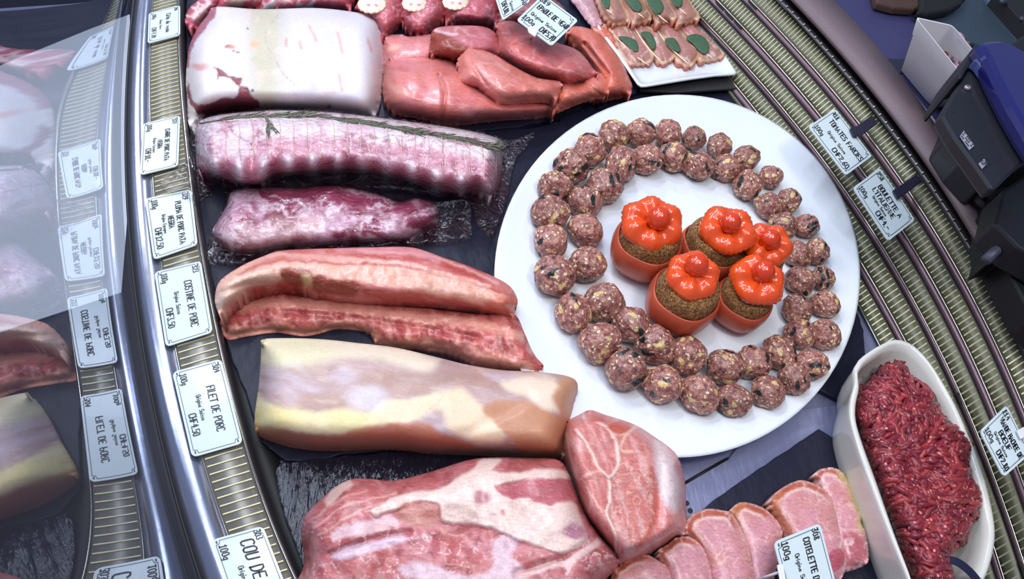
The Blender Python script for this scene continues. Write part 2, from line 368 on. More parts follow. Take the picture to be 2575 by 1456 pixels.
def price_tag(px, z, lines, label, tilt=(0,0,0,0), clip=None, group=None):
    """px = TL,TR,BR,BL in the reading frame; z per corner"""
    zz = [z+t for t in tilt]; c = [P(px[i][0], px[i][1], zz[i]) for i in range(4)]
    W_ = ((c[1]-c[0]).length+(c[2]-c[3]).length)/2; H_ = ((c[3]-c[0]).length+(c[2]-c[1]).length)/2
    nrm = (c[1]-c[0]).cross(c[3]-c[0]).normalized(); nrm = nrm if nrm.z > 0 else -nrm
    def place(x, y, up=0):                     # x along, y up from bottom, in metres
        s = x/W_; t = y/H_
        return (c[3]*(1-s)+c[2]*s)*(1-t)+(c[0]*(1-s)+c[1]*s)*t+nrm*up
    root = empty('price_tag', sum(c, Vector())/4, label, 'price tag', group)
    def rr(ins, r, up):
        out = []
        for qx, qy, a0 in ((W_-ins-r,H_-ins-r,0),(ins+r,H_-ins-r,90),(ins+r,ins+r,180),(W_-ins-r,ins+r,270)):
            for k in range(5):
                a = math.radians(a0+k*22.5); out.append(place(qx+r*math.cos(a), qy+r*math.sin(a), up))
        return out
    top = rr(0,.004,.0); bo = rr(0,.004,-.0012); n = len(top)
    recalc(mesh('card', top+bo, [list(range(n)), list(range(n,2*n))[::-1]]+[[i,(i+1)%n,n+(i+1)%n,n+i] for i in range(n)], CARD, root, False))
    i_, q = H_*.055, H_*.085
    b = [(i_+q,i_),(W_-i_-q,i_),(W_-i_-q*.8,i_+q*.8),(W_-i_,i_+q),(W_-i_,H_-i_-q),(W_-i_-q*.8,H_-i_-q*.8),(W_-i_-q,H_-i_),(i_+q,H_-i_),(i_+q*.8,H_-i_-q*.8),(i_,H_-i_-q),(i_,i_+q),(i_+q*.8,i_+q*.8),(i_+q,i_)]
    vs, fs = [], []
    for k in range(len(b)-1):
        v2, f2 = ribbon([[b[k], b[k+1]]], H_*.011, place); o = len(vs); vs += v2; fs += [[x+o for x in f] for f in f2]
    for ax, ay in ((i_+q*.3,i_+q*.3),(W_-i_-q*.3,i_+q*.3),(W_-i_-q*.3,H_-i_-q*.3),(i_+q*.3,H_-i_-q*.3)):
        v2, f2 = ribbon([[(ax-.0006,ay),(ax+.0006,ay)]], H_*.03, place); o = len(vs); vs += v2; fs += [[x+o for x in f] for f in f2]
    mesh('border', vs, fs, plain_line, root, False)
    vs, fs = [], []
    for txt, fx, fy, size, pen in lines:
        _, tw = strokes(txt, 0, 0, size*H_); q = min(.68, (.84 if fx < 0 else .42)*W_/tw); tw *= q; x0 = fx*W_ if fx >= 0 else (-fx)*W_-tw/2
        pl, _ = strokes(txt, 0, fy*H_, size*H_); pl = [[(x0+a*q, b) for a, b in l] for l in pl]; v2, f2 = ribbon(pl, pen*H_*.84, place); o = len(vs); vs += v2; fs += [[x+o for x in f] for f in f2]
    mesh('lettering', vs, fs, INK, root, False)
    return root, place, W_, H_
plain_line = plain('printed_line', (70,82,92), .5)
# ================================================================== THE CASE
LA = [(449,-90),(453,0),(457,110),(459,250),(465,378),(475,460),(508,582),(537,840),(559,900),(572,950),(617,1129),(655,1232),(683,1320),(744,1456),(785,1530)]
LA = [(449,-90),(453,0),(456,110),(459,250),(464,378),(478,470),(503,582),(524,700),(548,842),(572,950),(617,1129),(652,1232),(686,1320),(744,1456),(785,1540)]
LB = [(392,-90),(385,0),(379,115),(376,250),(376,330),(381,430),(390,530),(405,656),(423,770),(440,876),(452,930),(476,1040),(506,1148),(535,1236),(571,1343),(616,1456),(655,1540)]
LC = [(352,-90),(341,0),(330,100),(321,240),(318,400),(322,500),(331,587),(344,742),(358,860),(380,960),(416,1129),(445,1244),(473,1358),(508,1456),(540,1540)]
LG = [(345,-90),(334,0),(322,100),(315,240),(312,400),(315,500),(324,587),(336,742),(350,860),(371,960),(408,1129),(437,1244),(464,1358),(497,1456),(529,1540)]
def ext(c): return c
def row(curve, z, y0=-80, y1=1530, n=90, dx=0):
    return [P(xat(curve, y)+dx, y, z) for y in np.linspace(y0, y1, n)]
def bars(A, za, B, zb, n, dyf, w, hgt, name, mat, parent, y0=-70, y1=1520, lift=.0006, skip=None, a0=0.0, a1=1.0):
    ys = np.linspace(y0, y1, 400); pa = np.array([P(xat(A,y), y, za) for y in ys]); L = np.concatenate([[0],np.cumsum(np.linalg.norm(np.diff(pa,axis=0),axis=1))])
    vs, fs = [], []
    for k in range(n):
        y = np.interp(L[-1]*(k+.5)/n, L, ys)
        if skip and skip(y): continue
        xa = xat(A,y); y2 = y-dyf*(xat(B,y)-xa); a = P(xa,y,za); b = P(xat(B,y2),y2,zb)
        a, b = a.lerp(b, a0), a.lerp(b, a1)
        d = (b-a).normalized(); s = d.cross(Vector((0,0,1))).normalized()*w*.5; up = s.cross(d).normalized(); up = up if up.z > 0 else -up
        o = len(vs)
        for q in (a,b): vs += [q-s+up*lift*.2, q-s*.6+up*(lift+hgt), q+s*.6+up*(lift+hgt), q+s+up*lift*.2]
        fs += [[o,o+1,o+5,o+4],[o+1,o+2,o+6,o+5],[o+2,o+3,o+7,o+6],[o,o+3,o+2,o+1],[o+4,o+5,o+6,o+7]]
    return mesh(name, vs, fs, mat, parent, False)
ZL = .022
floor_o = mesh('floor', [(x,y,z) for z in (-.9,-1.0) for x,y in ((-4,-4),(4,-4),(4,4),(-4,4))], [[0,1,2,3],[7,6,5,4],[0,4,5,1],[1,5,6,2],[2,6,7,3],[3,7,4,0]], plain('dark_floor',(30,27,44),.6,noise=.2,nsc=3), None, False)
tag(floor_o, kind='structure')
case = empty('display_case', P(1200,700,0), 'curved refrigerated butcher display case in steel, air grilles striped with cream reflection bars, glass front', 'display case')
band('front_strip', [row(LC,ZL), row(LB,ZL)], STEEL, case)
band('front_grille', [row(LB,ZL,dx=2), row(LA,ZL-.001,dx=-3)], GRILLEM, case)
bars(LB, ZL, LA, ZL-.001, 118, .28, .0016, .0007, 'grille_glint_bar', GLINTW, case, a0=.06, a1=.92, lift=.0012)  # raised cream bars imitate the reflected light stripes on the grille
band('edge_trim', [row(LA,ZL+.0008,dx=-3), row(LA,ZL+.0008,dx=1)], CHROME, case)
band('front_lip', [row(LA,ZL,dx=1), [p+Vector((.004,0,-.03)) for p in row(LA,ZL,dx=1)]], DKSTEEL, case)
band('strip_seam', [row(LB,ZL+.0012,dx=-1), row(LB,ZL+.0012,dx=2)], CHROME, case, th=.0006)
band('glass_gasket', [row(LG,ZL+.001,dx=1), row(LC,ZL+.001)], RUBBER, case)
g = row(LG, 0.0, -90, 1535, 120); g = [g[0]+(g[0]-g[3])*(k*1.0) for k in range(8,0,-1)]+g+[g[-1]+(g[-1]-g[-4])*(k*1.5) for k in range(1,12)]; GLASSTOP = .85
def glassmat():
    m = bpy.data.materials.new('front_glass'); m.use_nodes = True; nt = m.node_tree; nt.nodes.clear()
    o = nd(nt,'ShaderNodeOutputMaterial'); mx = nd(nt,'ShaderNodeMixShader'); t = nd(nt,'ShaderNodeBsdfTransparent'); t.inputs[0].default_value = (.93,.95,.97,1)
    gl = nd(nt,'ShaderNodeBsdfGlossy'); gl.inputs['Color'].default_value = (.86,.90,1,1); gl.inputs['Roughness'].default_value = .012
    # shading normal bent along the length to place reflections, not the pane's own shape
    ge = nd(nt,'ShaderNodeNewGeometry'); sx = nd(nt,'ShaderNodeSeparateXYZ'); nt.links.new(ge.outputs['Position'], sx.inputs[0]); cx = nd(nt,'ShaderNodeCombineXYZ'); cx.inputs[0].default_value = 1.0
    for k, (c0_, c1_, c2_) in enumerate(((.268,1.276,-1.837),(-.134,.954,-.334))):
        m1 = nd(nt,'ShaderNodeMath', _operation='MULTIPLY_ADD'); m1.inputs[1].default_value = c2_; m1.inputs[2].default_value = c1_; nt.links.new(sx.outputs[1], m1.inputs[0])
        m2 = nd(nt,'ShaderNodeMath', _operation='MULTIPLY_ADD'); m2.inputs[2].default_value = c0_; nt.links.new(m1.outputs[0], m2.inputs[0]); nt.links.new(sx.outputs[1], m2.inputs[1]); nt.links.new(m2.outputs[0], cx.inputs[k+1])
    nv = nd(nt,'ShaderNodeVectorMath', _operation='NORMALIZE'); nt.links.new(cx.outputs[0], nv.inputs[0]); nt.links.new(nv.outputs[0], gl.inputs['Normal'])
    mx.inputs[0].default_value = .42; nt.links.new(t.outputs[0], mx.inputs[1]); nt.links.new(gl.outputs[0], mx.inputs[2]); nt.links.new(mx.outputs[0], o.inputs[0]); return m
nz = len(g); gz = (ZL*.5,.12,.25,.38,.6,GLASSTOP)
mesh('front_glass', [(p.x,p.y,z) for z in gz for p in g], [[j*nz+i, j*nz+i+1, (j+1)*nz+i+1, (j+1)*nz+i] for j in range(5) for i in range(nz-1)], glassmat(), case)
# deck
band('front_shade_strip', [row(LA,.001,dx=2), row(LA,-.001,dx=75)], RUBBER, case)  # black strip stands in for the shade below the front edge
slab('deck', [(440,-120),(1900,-120),(2600,1200),(2640,1560),(700,1560),(560,900),(470,300)], -.004, .01, STEEL_SCR, case, 0)
slab('deck_panel', [(1560,1100),(1722,1211),(1826,1150),(1900,1050)], -.0005, .003, STEEL_SCR, case, .0006)
slab('deck_panel', [(1500,1350),(1724,1217),(1832,1153),(1920,1040),(2250,1000),(2300,1520),(1500,1520)], -.0005, .003, STEEL_SCR, case, .0006)
band('deck_seam', [[P(1719,1213,.0004),P(1829,1150,.0004)],[P(1722,1218,.0004),P(1833,1155,.0004)]], RUBBER, case, th=.0004)
for hx, hy in ((1727,1265),(1736,1284)):
    c = P(hx,hy,0); bpy_v = [Vector((c.x+.0022*math.cos(a*.52), c.y+.0022*math.sin(a*.52), z)) for z in (.0002,-.002) for a in range(12)]
    mesh('drain_hole', bpy_v, [list(range(12))]+[[i,(i+1)%12,12+(i+1)%12,12+i] for i in range(12)], RUBBER, case, False)
# stepped back panels
cA = [(1700,90),(1850,262),(1925,372),(2065,600),(2181,800),(2280,1000),(2372,1200),(2440,1368),(2470,1456),(2490,1540)]
c0 = [(1580,-80),(1665,0),(1850,214),(1993,400),(2130,600),(2248,800),(2352,1000),(2435,1200),(2498,1368),(2526,1456),(2550,1540)]
c1 = [(1640,-80),(1715,0),(1912,200),(2068,400),(2209,600),(2322,800),(2422,1000),(2503,1200),(2559,1368),(2590,1456),(2615,1540)]
c2 = [(1728,-80),(1801,0),(1882,82),(1990,200),(2150,400),(2282,600),(2396,800),(2492,1000),(2569,1200),(2625,1368),(2655,1456),(2680,1540)]
c3 = [(1810,-80),(1886,0),(1965,80),(2073,200),(2230,400),(2364,600),(2474,800),(2566,1000),(2642,1200),(2700,1368),(2730,1456),(2755,1540)]
c4 = [(1874,-80),(1950,0),(2028,80),(2130,200),(2288,400),(2413,600),(2529,800),(2622,1000),(2700,1200),(2760,1368),(2790,1456),(2815,1540)]
def dxc(c, k0, k1):                           # shift a curve sideways by an amount that shrinks up the picture
    return [(x+k0+(k1-k0)*(y/1456.0), y) for x, y in c]
zs = [.000,.012,.030,.048,.066]
cs = [cA,c0,c1,c2,c3,c4]
for k in range(5):
    A, B, z0 = cs[k], cs[k+1], zs[k]
    z1 = zs[k+1] if k < 4 else .080
    gap = [28,24,30,29,2][k]; lo = dxc(B, -gap, -gap+4 if k < 4 else -2); y0 = -78 if k else 130
    zr = z0+(z1-z0)*.75
    band('step_panel', [row(A,z0,y0), row(lo,zr,y0)], STEPM, case)
    bars(A, z0, lo, zr, 140 if k else 120, .5, .0019, .0005, 'panel_glint_bar', GLINTW, case, y0=y0+8, a0=.10, a1=.93, lift=.0010)  # cream bars again imitate reflected light, here across the steps
    band('lip_trim', [row(dxc(A,-3,-3),z0+.0015,y0), row(dxc(A,1,1),z0+.0015,y0)], CHROME, case, th=.001)
    if k < 4:
        band('dark_gap', [row(lo,zr-.0005,y0), row(dxc(lo,5,5),zr-.0025,y0)], RUBBER, case, th=.001)  # dark strip between the sloped face and the tread
        band('slotted_tread', [row(dxc(lo,5,5),zr-.001,y0), row(dxc(B,-2,-2),z1,y0)], PURPLE, case)
def slot(cx, cy, z, ang, L=22, w=6):
    ca, sa = math.cos(ang), math.sin(ang); pts = []
    for k in range(14):
        a = 2*math.pi*k/14; x = math.cos(a)*w*.5+(L*.5 if math.cos(a) > 0 else -L*.5); y = math.sin(a)*w*.5; pts.append(P(cx+x*ca-y*sa, cy+x*sa+y*ca, z))
    mesh('air_slot', pts, [list(range(14))], RUBBER, case, False)
for x, y in ((1772,-30),(1810,14),(1832,39),(1856,62),(1884,12),(1906,34)): pass
for base_c, zt, ys_ in ((c2,.0475,(14,38,62)),(c3,.0655,(12,)),(c1,.0295,(1000,)),(c1,.0295,(1425,1452)),):
    for y in ys_: slot(xat(base_c,y)-9, y, zt+.001, math.atan2(1,.95 if y < 600 else .38))
G0 = dxc(c4,2,2); G1 = dxc(c4,16,14); 
B1 = [(1920,-80),(1988,0),(2070,80),(2172,200),(2330,400),(2454,600),(2556,790),(2650,1000),(2740,1200),(2800,1368),(2830,1456),(2860,1540)]
T1 = [(2010,-80),(2081,0),(2200,130),(2263,203),(2302,250),(2350,309),(2429,428),(2480,506),(2512,620),(2552,700),(2610,800),(2720,1000),(2810,1200),(2900,1456),(2930,1540)]
band('rail_gasket', [row(G0,.083), row(G1,.086)], DKSTEEL, case)
bars(G0,.084,G1,.087, 62, .5, .0022, .0008, 'rail_stud', plain('rail_stud',(150,145,135),.4,.5), case, a0=.35, a1=.85, lift=.001)
band('black_channel', [row(G1,.084), row(dxc(G1,8,8),.078), row(B1,.082)], RUBBER, case)
ct = empty('service_counter', P(2500,300,.10), 'mauve laminate service counter with a bright metal edge behind the display case', 'counter')
band('counter_band', [row(B1,.098), row(T1,.1)], TAUPE, ct, th=.006)
BLUEC = plain('blue_grey_counter',(58,56,96),.5,noise=.12,nsc=150)
slab('counter_surface', [(2010,-90),(2081,0),(2200,130),(2302,250),(2357,318),(2420,390),(2800,390),(2800,-90)], .099, .006, BLUEC, ct, 0)
band('metal_edge', [[P(x,y,.1012) for x,y in ((2005,-90),(2081,0),(2200,130),(2263,203),(2302,250),(2357,318))],[P(x+6,y-3,.1012) for x,y in ((2005,-90),(2081,0),(2200,130),(2263,203),(2302,250),(2357,318))]], plain('bright_edge',(190,190,240),.3,.2), ct, th=.001)
slab('counter_patch', [(2235,148),(2275,148),(2290,175),(2262,185),(2244,165)], .1003, .0012, plain('patch',(38,38,58),.6), ct, 0)
# added pale sheet standing in for the light haze across the glass
sh = slab('haze_sheet', [(-260,250),(0,165),(228,72),(326,36),(340,300),(305,735),(0,835),(-260,930)], -.895, .004, plain('haze_pale',(205,210,222),.7,noise=.03), None, 0)
tag(sh, 'added pale sheet on the dark floor giving the haze seen through the front glass', 'mat')
# ================================================================== SLATES
def slate(px, z, th, label, mat=None):
    pts = np.vstack([np.linspace(px[i],px[(i+1)%len(px)],max(2,int(math.dist(px[i],px[(i+1)%len(px)])/14)),endpoint=False) for i in range(len(px))]); rs = np.random.RandomState(len(label)); pts = pts+rs.uniform(-1.3,1.3,pts.shape)
    o = slab('slate_board', pts, z, th, mat or SLATE, None, .0012); tag(o, label, 'slate board', None); return o
slate([(466,-110),(1000,-120),(1700,-110),(1665,60),(1600,235),(1480,262),(1385,300),(1300,318),(1180,330),(900,325),(600,320),(484,322),(470,200)], .009, .0095, 'dark slate board under the white roast and the veal pieces')
slate([(476,335),(900,338),(1340,322),(1425,300),(1440,600),(1450,900),(1452,1100),(1300,1128),(1050,1127),(860,1142),(790,1163),(715,1158),(655,1110),(622,1000),(580,900),(545,760),(510,600),(487,450)], .005, .0055, 'long dark slate board under the vacuum packs, rib strips and pale pork loin')
slate([(693,1178),(706,1162),(830,1150),(1050,1132),(1500,1126),(1560,1300),(1620,1540),(800,1540),(752,1400),(712,1290),(697,1220)], .006, .0065, 'wet shiny slate board with rounded corner under the large marbled pork neck', WETSLATE)
slate([(1738,1306),(1800,1254),(1900,1185),(2060,1078),(2110,1110),(2190,1300),(2280,1540),(1640,1540),(1640,1380)], .005, .0045, 'blue-grey slate board under the row of overlapping pork chops')
slate([(1400,262),(1560,246),(1830,205),(1885,290),(2005,470),(2120,680),(2172,830),(2178,930),(2120,1010),(1900,900),(1500,800)], .003, .0055, 'dark slate board under the big oval platter, reaching towards the ribbed back steps')
o = slab('steel_tray', [(1742,-60),(1790,0),(1830,90),(1866,160),(1872,196),(1856,221),(1700,232),(1612,226),(1590,160),(1590,-60)], .013, .004, DKSTEEL, None, .001)
tag(o, 'grey rounded metal tray under the white square plate beside the back steps', 'tray')
# ================================================================== PRICE TAGS
def L5(num, name, origin, price, n2=None, big=.13):
    r = [(num,.05 if len(num) < 9 else .05,.80,.115,.022),('100g',.06,.13,.125,.022),(price,.54,.12,.135,.026)]
    if n2: r += [(name,-.54,.62,big,.026),(n2,-.5,.43,big,.026),(origin,-.5,.31,.072,.015)]
    else: r += [(name,-.55,.58,big,.026),(origin,-.5,.34,.09,.016)]
    return r
price_tag([(453,13),(453,88),(371,109),(374,33)], ZL+.005, [('396',.05,.82,.09,.02),('C^ote de veau',-.5,.56,.14,.026),('Origine Suisse',-.5,.36,.07,.014),('100g',.1,.13,.11,.02),('CHF7.70',.55,.12,.13,.024)], 'small white price tag reading Cote de veau, at the top end of the steel rail')
price_tag([(453,290),(448,417),(352,440),(359,311)], ZL+.005, L5('327','CARRE DE PORC PATA','Origine Espagne','CHF10.-','NEGRA',.115), 'white price tag reading CARRE DE PORC PATA NEGRA on the steel rail')
price_tag([(481,476),(497,615),(386,653),(364,500)], ZL+.005, L5('329','PLUMA DE PORC PATA','Origine Espagne','CHF12.50','NEGRA',.12), 'white price tag reading PLUMA DE PORC PATA NEGRA on the steel rail')
price_tag([(505,656),(535,835),(417,872),(388,684)], ZL+.005, L5('323','COSTINE DE PORC','Origine Suisse','CHF3.50',None,.15), 'white price tag reading COSTINE DE PORC on the steel rail')
price_tag([(556,902),(611,1114),(483,1150),(433,936)], ZL+.005, L5('304','FILET DE PORC','Origine Suisse','CHF4.50',None,.15), 'white price tag reading FILET DE PORC on the steel rail')
price_tag([(661,1322),(745,1540),(610,1588),(531,1358)], ZL+.005, [('303',.03,.80,.12,.024),('COU DE PORC',-.52,.50,.24,.04),('Origine Suisse',-.55,.30,.10,.018),('100g',.09,.10,.14,.026)], 'large white price tag with bold COU DE lettering, cut by the bottom edge')
r8,_,_,_ = price_tag([(1366,-14),(1454,51),(1387,115),(1299,50)], .092, L5('389','EPAULE DE VEAU','Origine Suisse','CHF5.70',None,.14), 'white price tag reading EPAULE DE VEAU stuck in the red veal pieces')
r7,_,_,_ = price_tag([(1310,-62),(1333,3),(1264,51),(1243,-14)], .092, [('VEAU',.6,.74,.14,.026),('Origine Suisse',-.55,.36,.1,.018),('CHF4.80',.45,.12,.16,.028)], 'white price tag ending AU with CHF4.80, cut by the top edge')
r9,_,_,_ = price_tag([(2100,273),(2193,392),(2127,441),(2033,318)], .085, L5('418','TOMATES FARCIES','Origine Suisse','CHF2.60',None,.14), 'white price tag reading TOMATES FARCIES clipped before the back steps')
r10,_,_,_ = price_tag([(2213,422),(2301,553),(2234,606),(2145,472)], .085, L5('258','BOULETTE A',"Origine Suisse",'CHF4.-',"L'ITALIENNE",.13), 'white price tag reading BOULETTE A L\'ITALIENNE clipped before the back steps')
r11,_,_,_ = price_tag([(2531,1018),(2592,1140),(2524,1200),(2464,1084)], .09, L5('114','VIANDE HACHEE DE','Origine Suisse','CHF2.80','BOEUF',.13), 'white price tag reading VIANDE HACHEE DE BOEUF beside the minced beef dish')
r12,_,_,_ = price_tag([(2062,1315),(2113,1510),(1998,1560),(1945,1363)], .055, [('308',.04,.80,.11,.022),('COTELETTE DE PORC',-.53,.58,.12,.026),('Origine Suisse',-.5,.34,.085,.016),('100g',.06,.14,.13,.024)], 'white price tag reading COTELETTE DE PO above the overlapping pork chops')
CLIPD = plain('clip_black',(34,32,52),.4); CLIPW = plain('clip_white',(220,220,225),.35)
def clip(parent, px, z, mat, name='clip', th=.002): return slab(name, px, z, th, mat, parent, .0006)
clip(r9, [(2137,323),(2150,316),(2160,334),(2156,343),(2146,342)], .0885, CLIPD)
clip(r9, [(2146,322),(2193,290),(2208,310),(2162,343)], .0865, CLIPD, 'clip_arm')
clip(r10, [(2245,478),(2258,472),(2268,492),(2257,499)], .0885, CLIPD)
clip(r10, [(2252,474),(2305,437),(2320,455),(2268,494)], .0865, CLIPD, 'clip_arm')
clip(r11, [(2558,1082),(2600,1060),(2610,1085),(2568,1104)], .0935, CLIPW)
clip(r8, [(1327,72),(1335,63),(1354,76),(1346,91),(1330,80)], .095, CLIPW)
tube('holder_stick', [P(1342,84,.09),P(1334,97,.06)], .0012, plain('pale_wood',(226,196,160),.6), r8)
clip(r12, [(1955,1420),(1970,1417),(1978,1460),(1990,1520),(1975,1530)], .058, CLIPW)
tube('holder_stick', [P(1968,1436,.057),P(1906,1458,.03)], .0011, CLIPW, r12)
# ================================================================== PLATTER
PC = (1703,694); PRX, PRY = 460, 456
rimw = [P(PC[0]+PRX*math.cos(a), PC[1]+PRY*math.sin(a), .026) for a in np.linspace(0, 2*math.pi, 96, endpoint=False)]
cen = sum(rimw, Vector())/96
prof = [(.0,.0125),(.4,.0124),(.70,.0126),(.76,.0135),(.82,.0165),(.92,.0228),(.965,.0252),(.985,.0264),(1.0,.0262),(1.0,.0248),(.985,.0236),(.90,.0185),(.78,.0095),(.66,.0066),(.62,.0034),(.60,.0034),(.585,.0062),(.3,.0075),(.0,.0078)]
vs, fs = [], []
for r, z in prof:
    for p in rimw: q = cen.lerp(p, max(r,.001)); vs.append((q.x, q.y, z))
for j in range(len(prof)-1):
    for i in range(96): fs.append([j*96+i, j*96+(i+1)%96, (j+1)*96+(i+1)%96, (j+1)*96+i])
plat = mesh('oval_platter', vs, fs, PORC); recalc(plat)
tag(plat, 'large white oval porcelain platter carrying meatballs and stuffed tomatoes', 'platter')
# meatballs
def ballmat():
    m, nt, b = nmat('meatball_mince'); tc = nd(nt,'ShaderNodeTexCoord'); oi = nd(nt,'ShaderNodeObjectInfo')
    ad = nd(nt,'ShaderNodeVectorMath', _operation='ADD'); sc = nd(nt,'ShaderNodeVectorMath', _operation='SCALE'); sc.inputs['Scale'].default_value = 7.0
    nt.links.new(oi.outputs['Random'], sc.inputs[0]); s0 = nd(nt,'ShaderNodeVectorMath', _operation='SCALE'); s0.inputs['Scale'].default_value=.021; nt.links.new(tc.outputs['Object'], s0.inputs[0]); nt.links.new(s0.outputs[0], ad.inputs[0]); nt.links.new(sc.outputs[0], ad.inputs[1])
    V = ad.outputs[0]
    n = nd(nt,'ShaderNodeTexNoise', Scale=170.0, Detail=5.0, Roughness=.6); nt.links.new(V, n.inputs['Vector'])
    cr = nd(nt,'ShaderNodeValToRGB'); e = cr.color_ramp.elements; e[0].position=.30; e[0].color = lin((78,42,44)); e[1].position=.72; e[1].color = lin((200,156,138))
    x = e.new(.47); x.color = lin((138,80,76)); x = e.new(.6); x.color = lin((166,110,96)); nt.links.new(n.outputs['Fac'], cr.inputs[0])
    cur = cr.outputs[0]
    # warp
    wn = nd(nt,'ShaderNodeTexNoise', Scale=260.0, Detail=2.0); nt.links.new(V, wn.inputs['Vector'])
    ws = nd(nt,'ShaderNodeVectorMath', _operation='SCALE'); ws.inputs['Scale'].default_value=.006; nt.links.new(wn.outputs['Color'], ws.inputs[0])
    wa = nd(nt,'ShaderNodeVectorMath', _operation='ADD'); nt.links.new(V, wa.inputs[0]); nt.links.new(ws.outputs[0], wa.inputs[1])
    def spots(cur, scale, thr, col, gate, seed, st=(1,1,1), amt=1.0):
        mp = nd(nt,'ShaderNodeMapping', Location=(seed,seed*2,0), Scale=st); nt.links.new(wa.outputs[0], mp.inputs[0])
        vo = nd(nt,'ShaderNodeTexVoronoi', Scale=scale, Randomness=1.0); nt.links.new(mp.outputs[0], vo.inputs['Vector'])
        r = nd(nt,'ShaderNodeMapRange'); r.inputs[1].default_value=thr; r.inputs[2].default_value=thr*.75; r.inputs[3].default_value=0; r.inputs[4].default_value=amt; nt.links.new(vo.outputs['Distance'], r.inputs[0])
        sp = nd(nt,'ShaderNodeSeparateColor'); nt.links.new(vo.outputs['Color'], sp.inputs[0])
        g = nd(nt,'ShaderNodeMath', _operation='LESS_THAN'); g.inputs[1].default_value = gate; nt.links.new(sp.outputs[0], g.inputs[0])
        mu = nd(nt,'ShaderNodeMath', _operation='MULTIPLY'); nt.links.new(r.outputs[0], mu.inputs[0]); nt.links.new(g.outputs[0], mu.inputs[1])
        mx = nd(nt,'ShaderNodeMix', _data_type='RGBA'); nt.links.new(mu.outputs[0], mx.inputs[0]); nt.links.new(cur, mx.inputs[6]); mx.inputs[7].default_value = lin(col); return mx.outputs[2], mu.outputs[0]
    cur, _ = spots(cur, 420., .45, (196,150,132), .55, 1.3, (1,1.5,1), .7)
    cur, m1 = spots(cur, 230., .42, (234,206,172), .46, 3.1, (1,.7,1.2), .95)
    cur, m2 = spots(cur, 110., .40, (222,192,128), .24, 5.7, (1,.6,1), .9)
    cur, m3 = spots(cur, 62., .40, (24,30,30), .28, 8.9, (1.7,.55,1.1))
    hs = nd(nt,'ShaderNodeHueSaturation'); vr = nd(nt,'ShaderNodeMapRange'); vr.inputs[3].default_value=.82; vr.inputs[4].default_value=1.12; nt.links.new(oi.outputs['Random'], vr.inputs[0]); nt.links.new(vr.outputs[0], hs.inputs['Value']); nt.links.new(cur, hs.inputs['Color']); cur = hs.outputs[0]
    nt.links.new(cur, b.inputs['Base Color']); b.inputs['Roughness'].default_value=.42; b.inputs['Coat Weight'].default_value=.2; b.inputs['Subsurface Weight'].default_value=.0
    a2 = nd(nt,'ShaderNodeMath', _operation='MULTIPLY_ADD'); a2.inputs[1].default_value=.5; nt.links.new(m1, a2.inputs[0]); nt.links.new(n.outputs['Fac'], a2.inputs[2])
    bump(nt, b, a2.outputs[0], .9, .0012); return m
BALLM = ballmat()
def ballmesh(seed):
    bm = bmesh.new(); bmesh.ops.create_icosphere(bm, subdivisions=5, radius=1.0); rs = np.random.RandomState(seed)
    from mathutils import noise as N
    off = Vector(rs.uniform(-50,50,3))
    for v in bm.verts:
        p = v.co.copy(); k = 1+.17*N.noise(p*1.2+off)+.08*N.noise(p*3.0+off)+.035*N.noise(p*8+off)+.02*N.noise(p*18+off)
        v.co = p*k; v.co.z *= .93
        if v.co.z < -.80: v.co.z = -.80-(v.co.z+.80)*.1
    me = bpy.data.meshes.new('meatball'); bm.to_mesh(me); bm.free(); me.materials.append(BALLM); me.shade_smooth(); return me
BM = [ballmesh(i) for i in range(9)]
outer = [(1544,342,38,40),(1611,335,37,38),(1681,336,36,36),(1744,347,29,33),(1808,367,34,31),(1875,400,36,34),(1937,446,30,33),(1983,505,31,36),(2028,568,31,33),(2053,632,31,37),(2069,700,28,34),(2074,766,35,37),(2072,841,37,42),(2041,917,39,41),(1995,951,38,45),(1930,987,42,43),(1846,1006,48,43),(1759,991,48,53),(1667,965,50,51),(1574,929,55,53),(1509,862,52,54),(1439,786,44,55),(1394,694,56,52),(1384,608,46,44),(1384,537,50,45),(1396,469,46,40),(1437,417,45,44),(1483,378,43,40)]
inner = [(1561,414,40,51),(1628,402,40,40),(1695,395,38,41),(1757,417,38,40),(1824,424,35,37),(1880,467,36,40),(1932,518,35,37),(1969,568,35,36),(2005,640,34,38),(2011,707,37,39),(2004,778,38,40),(2009,839,39,41),(1959,886,41,46),(1894,913,44,44),(1822,924,46,47),(1731,893,47,53),(1648,867,49,54),(1588,817,48,52),(1518,762,51,54),(1477,666,48,48),(1473,580,46,44),(1470,505,46,41),(1521,470,46,48)]
HR = ['twelve','one','two','three','four','five','six','seven','eight','nine','ten','eleven','twelve']
used = set()
def clock(x, y):
    a = (math.degrees(math.atan2(x-PC[0], -(y-PC[1])))%360)/30.0; q = int(round(a*4))%48
    return q
def clockname(q):
    h, r = q//4, q%4; n = HR[h] if h else 'twelve'; nx = HR[(h+1)%12] if (h+1)%12 else 'twelve'
    return [f"{n} o'clock", f"quarter past {n}", f"half past {n}", f"quarter to {nx}"][r]
n_b = 0
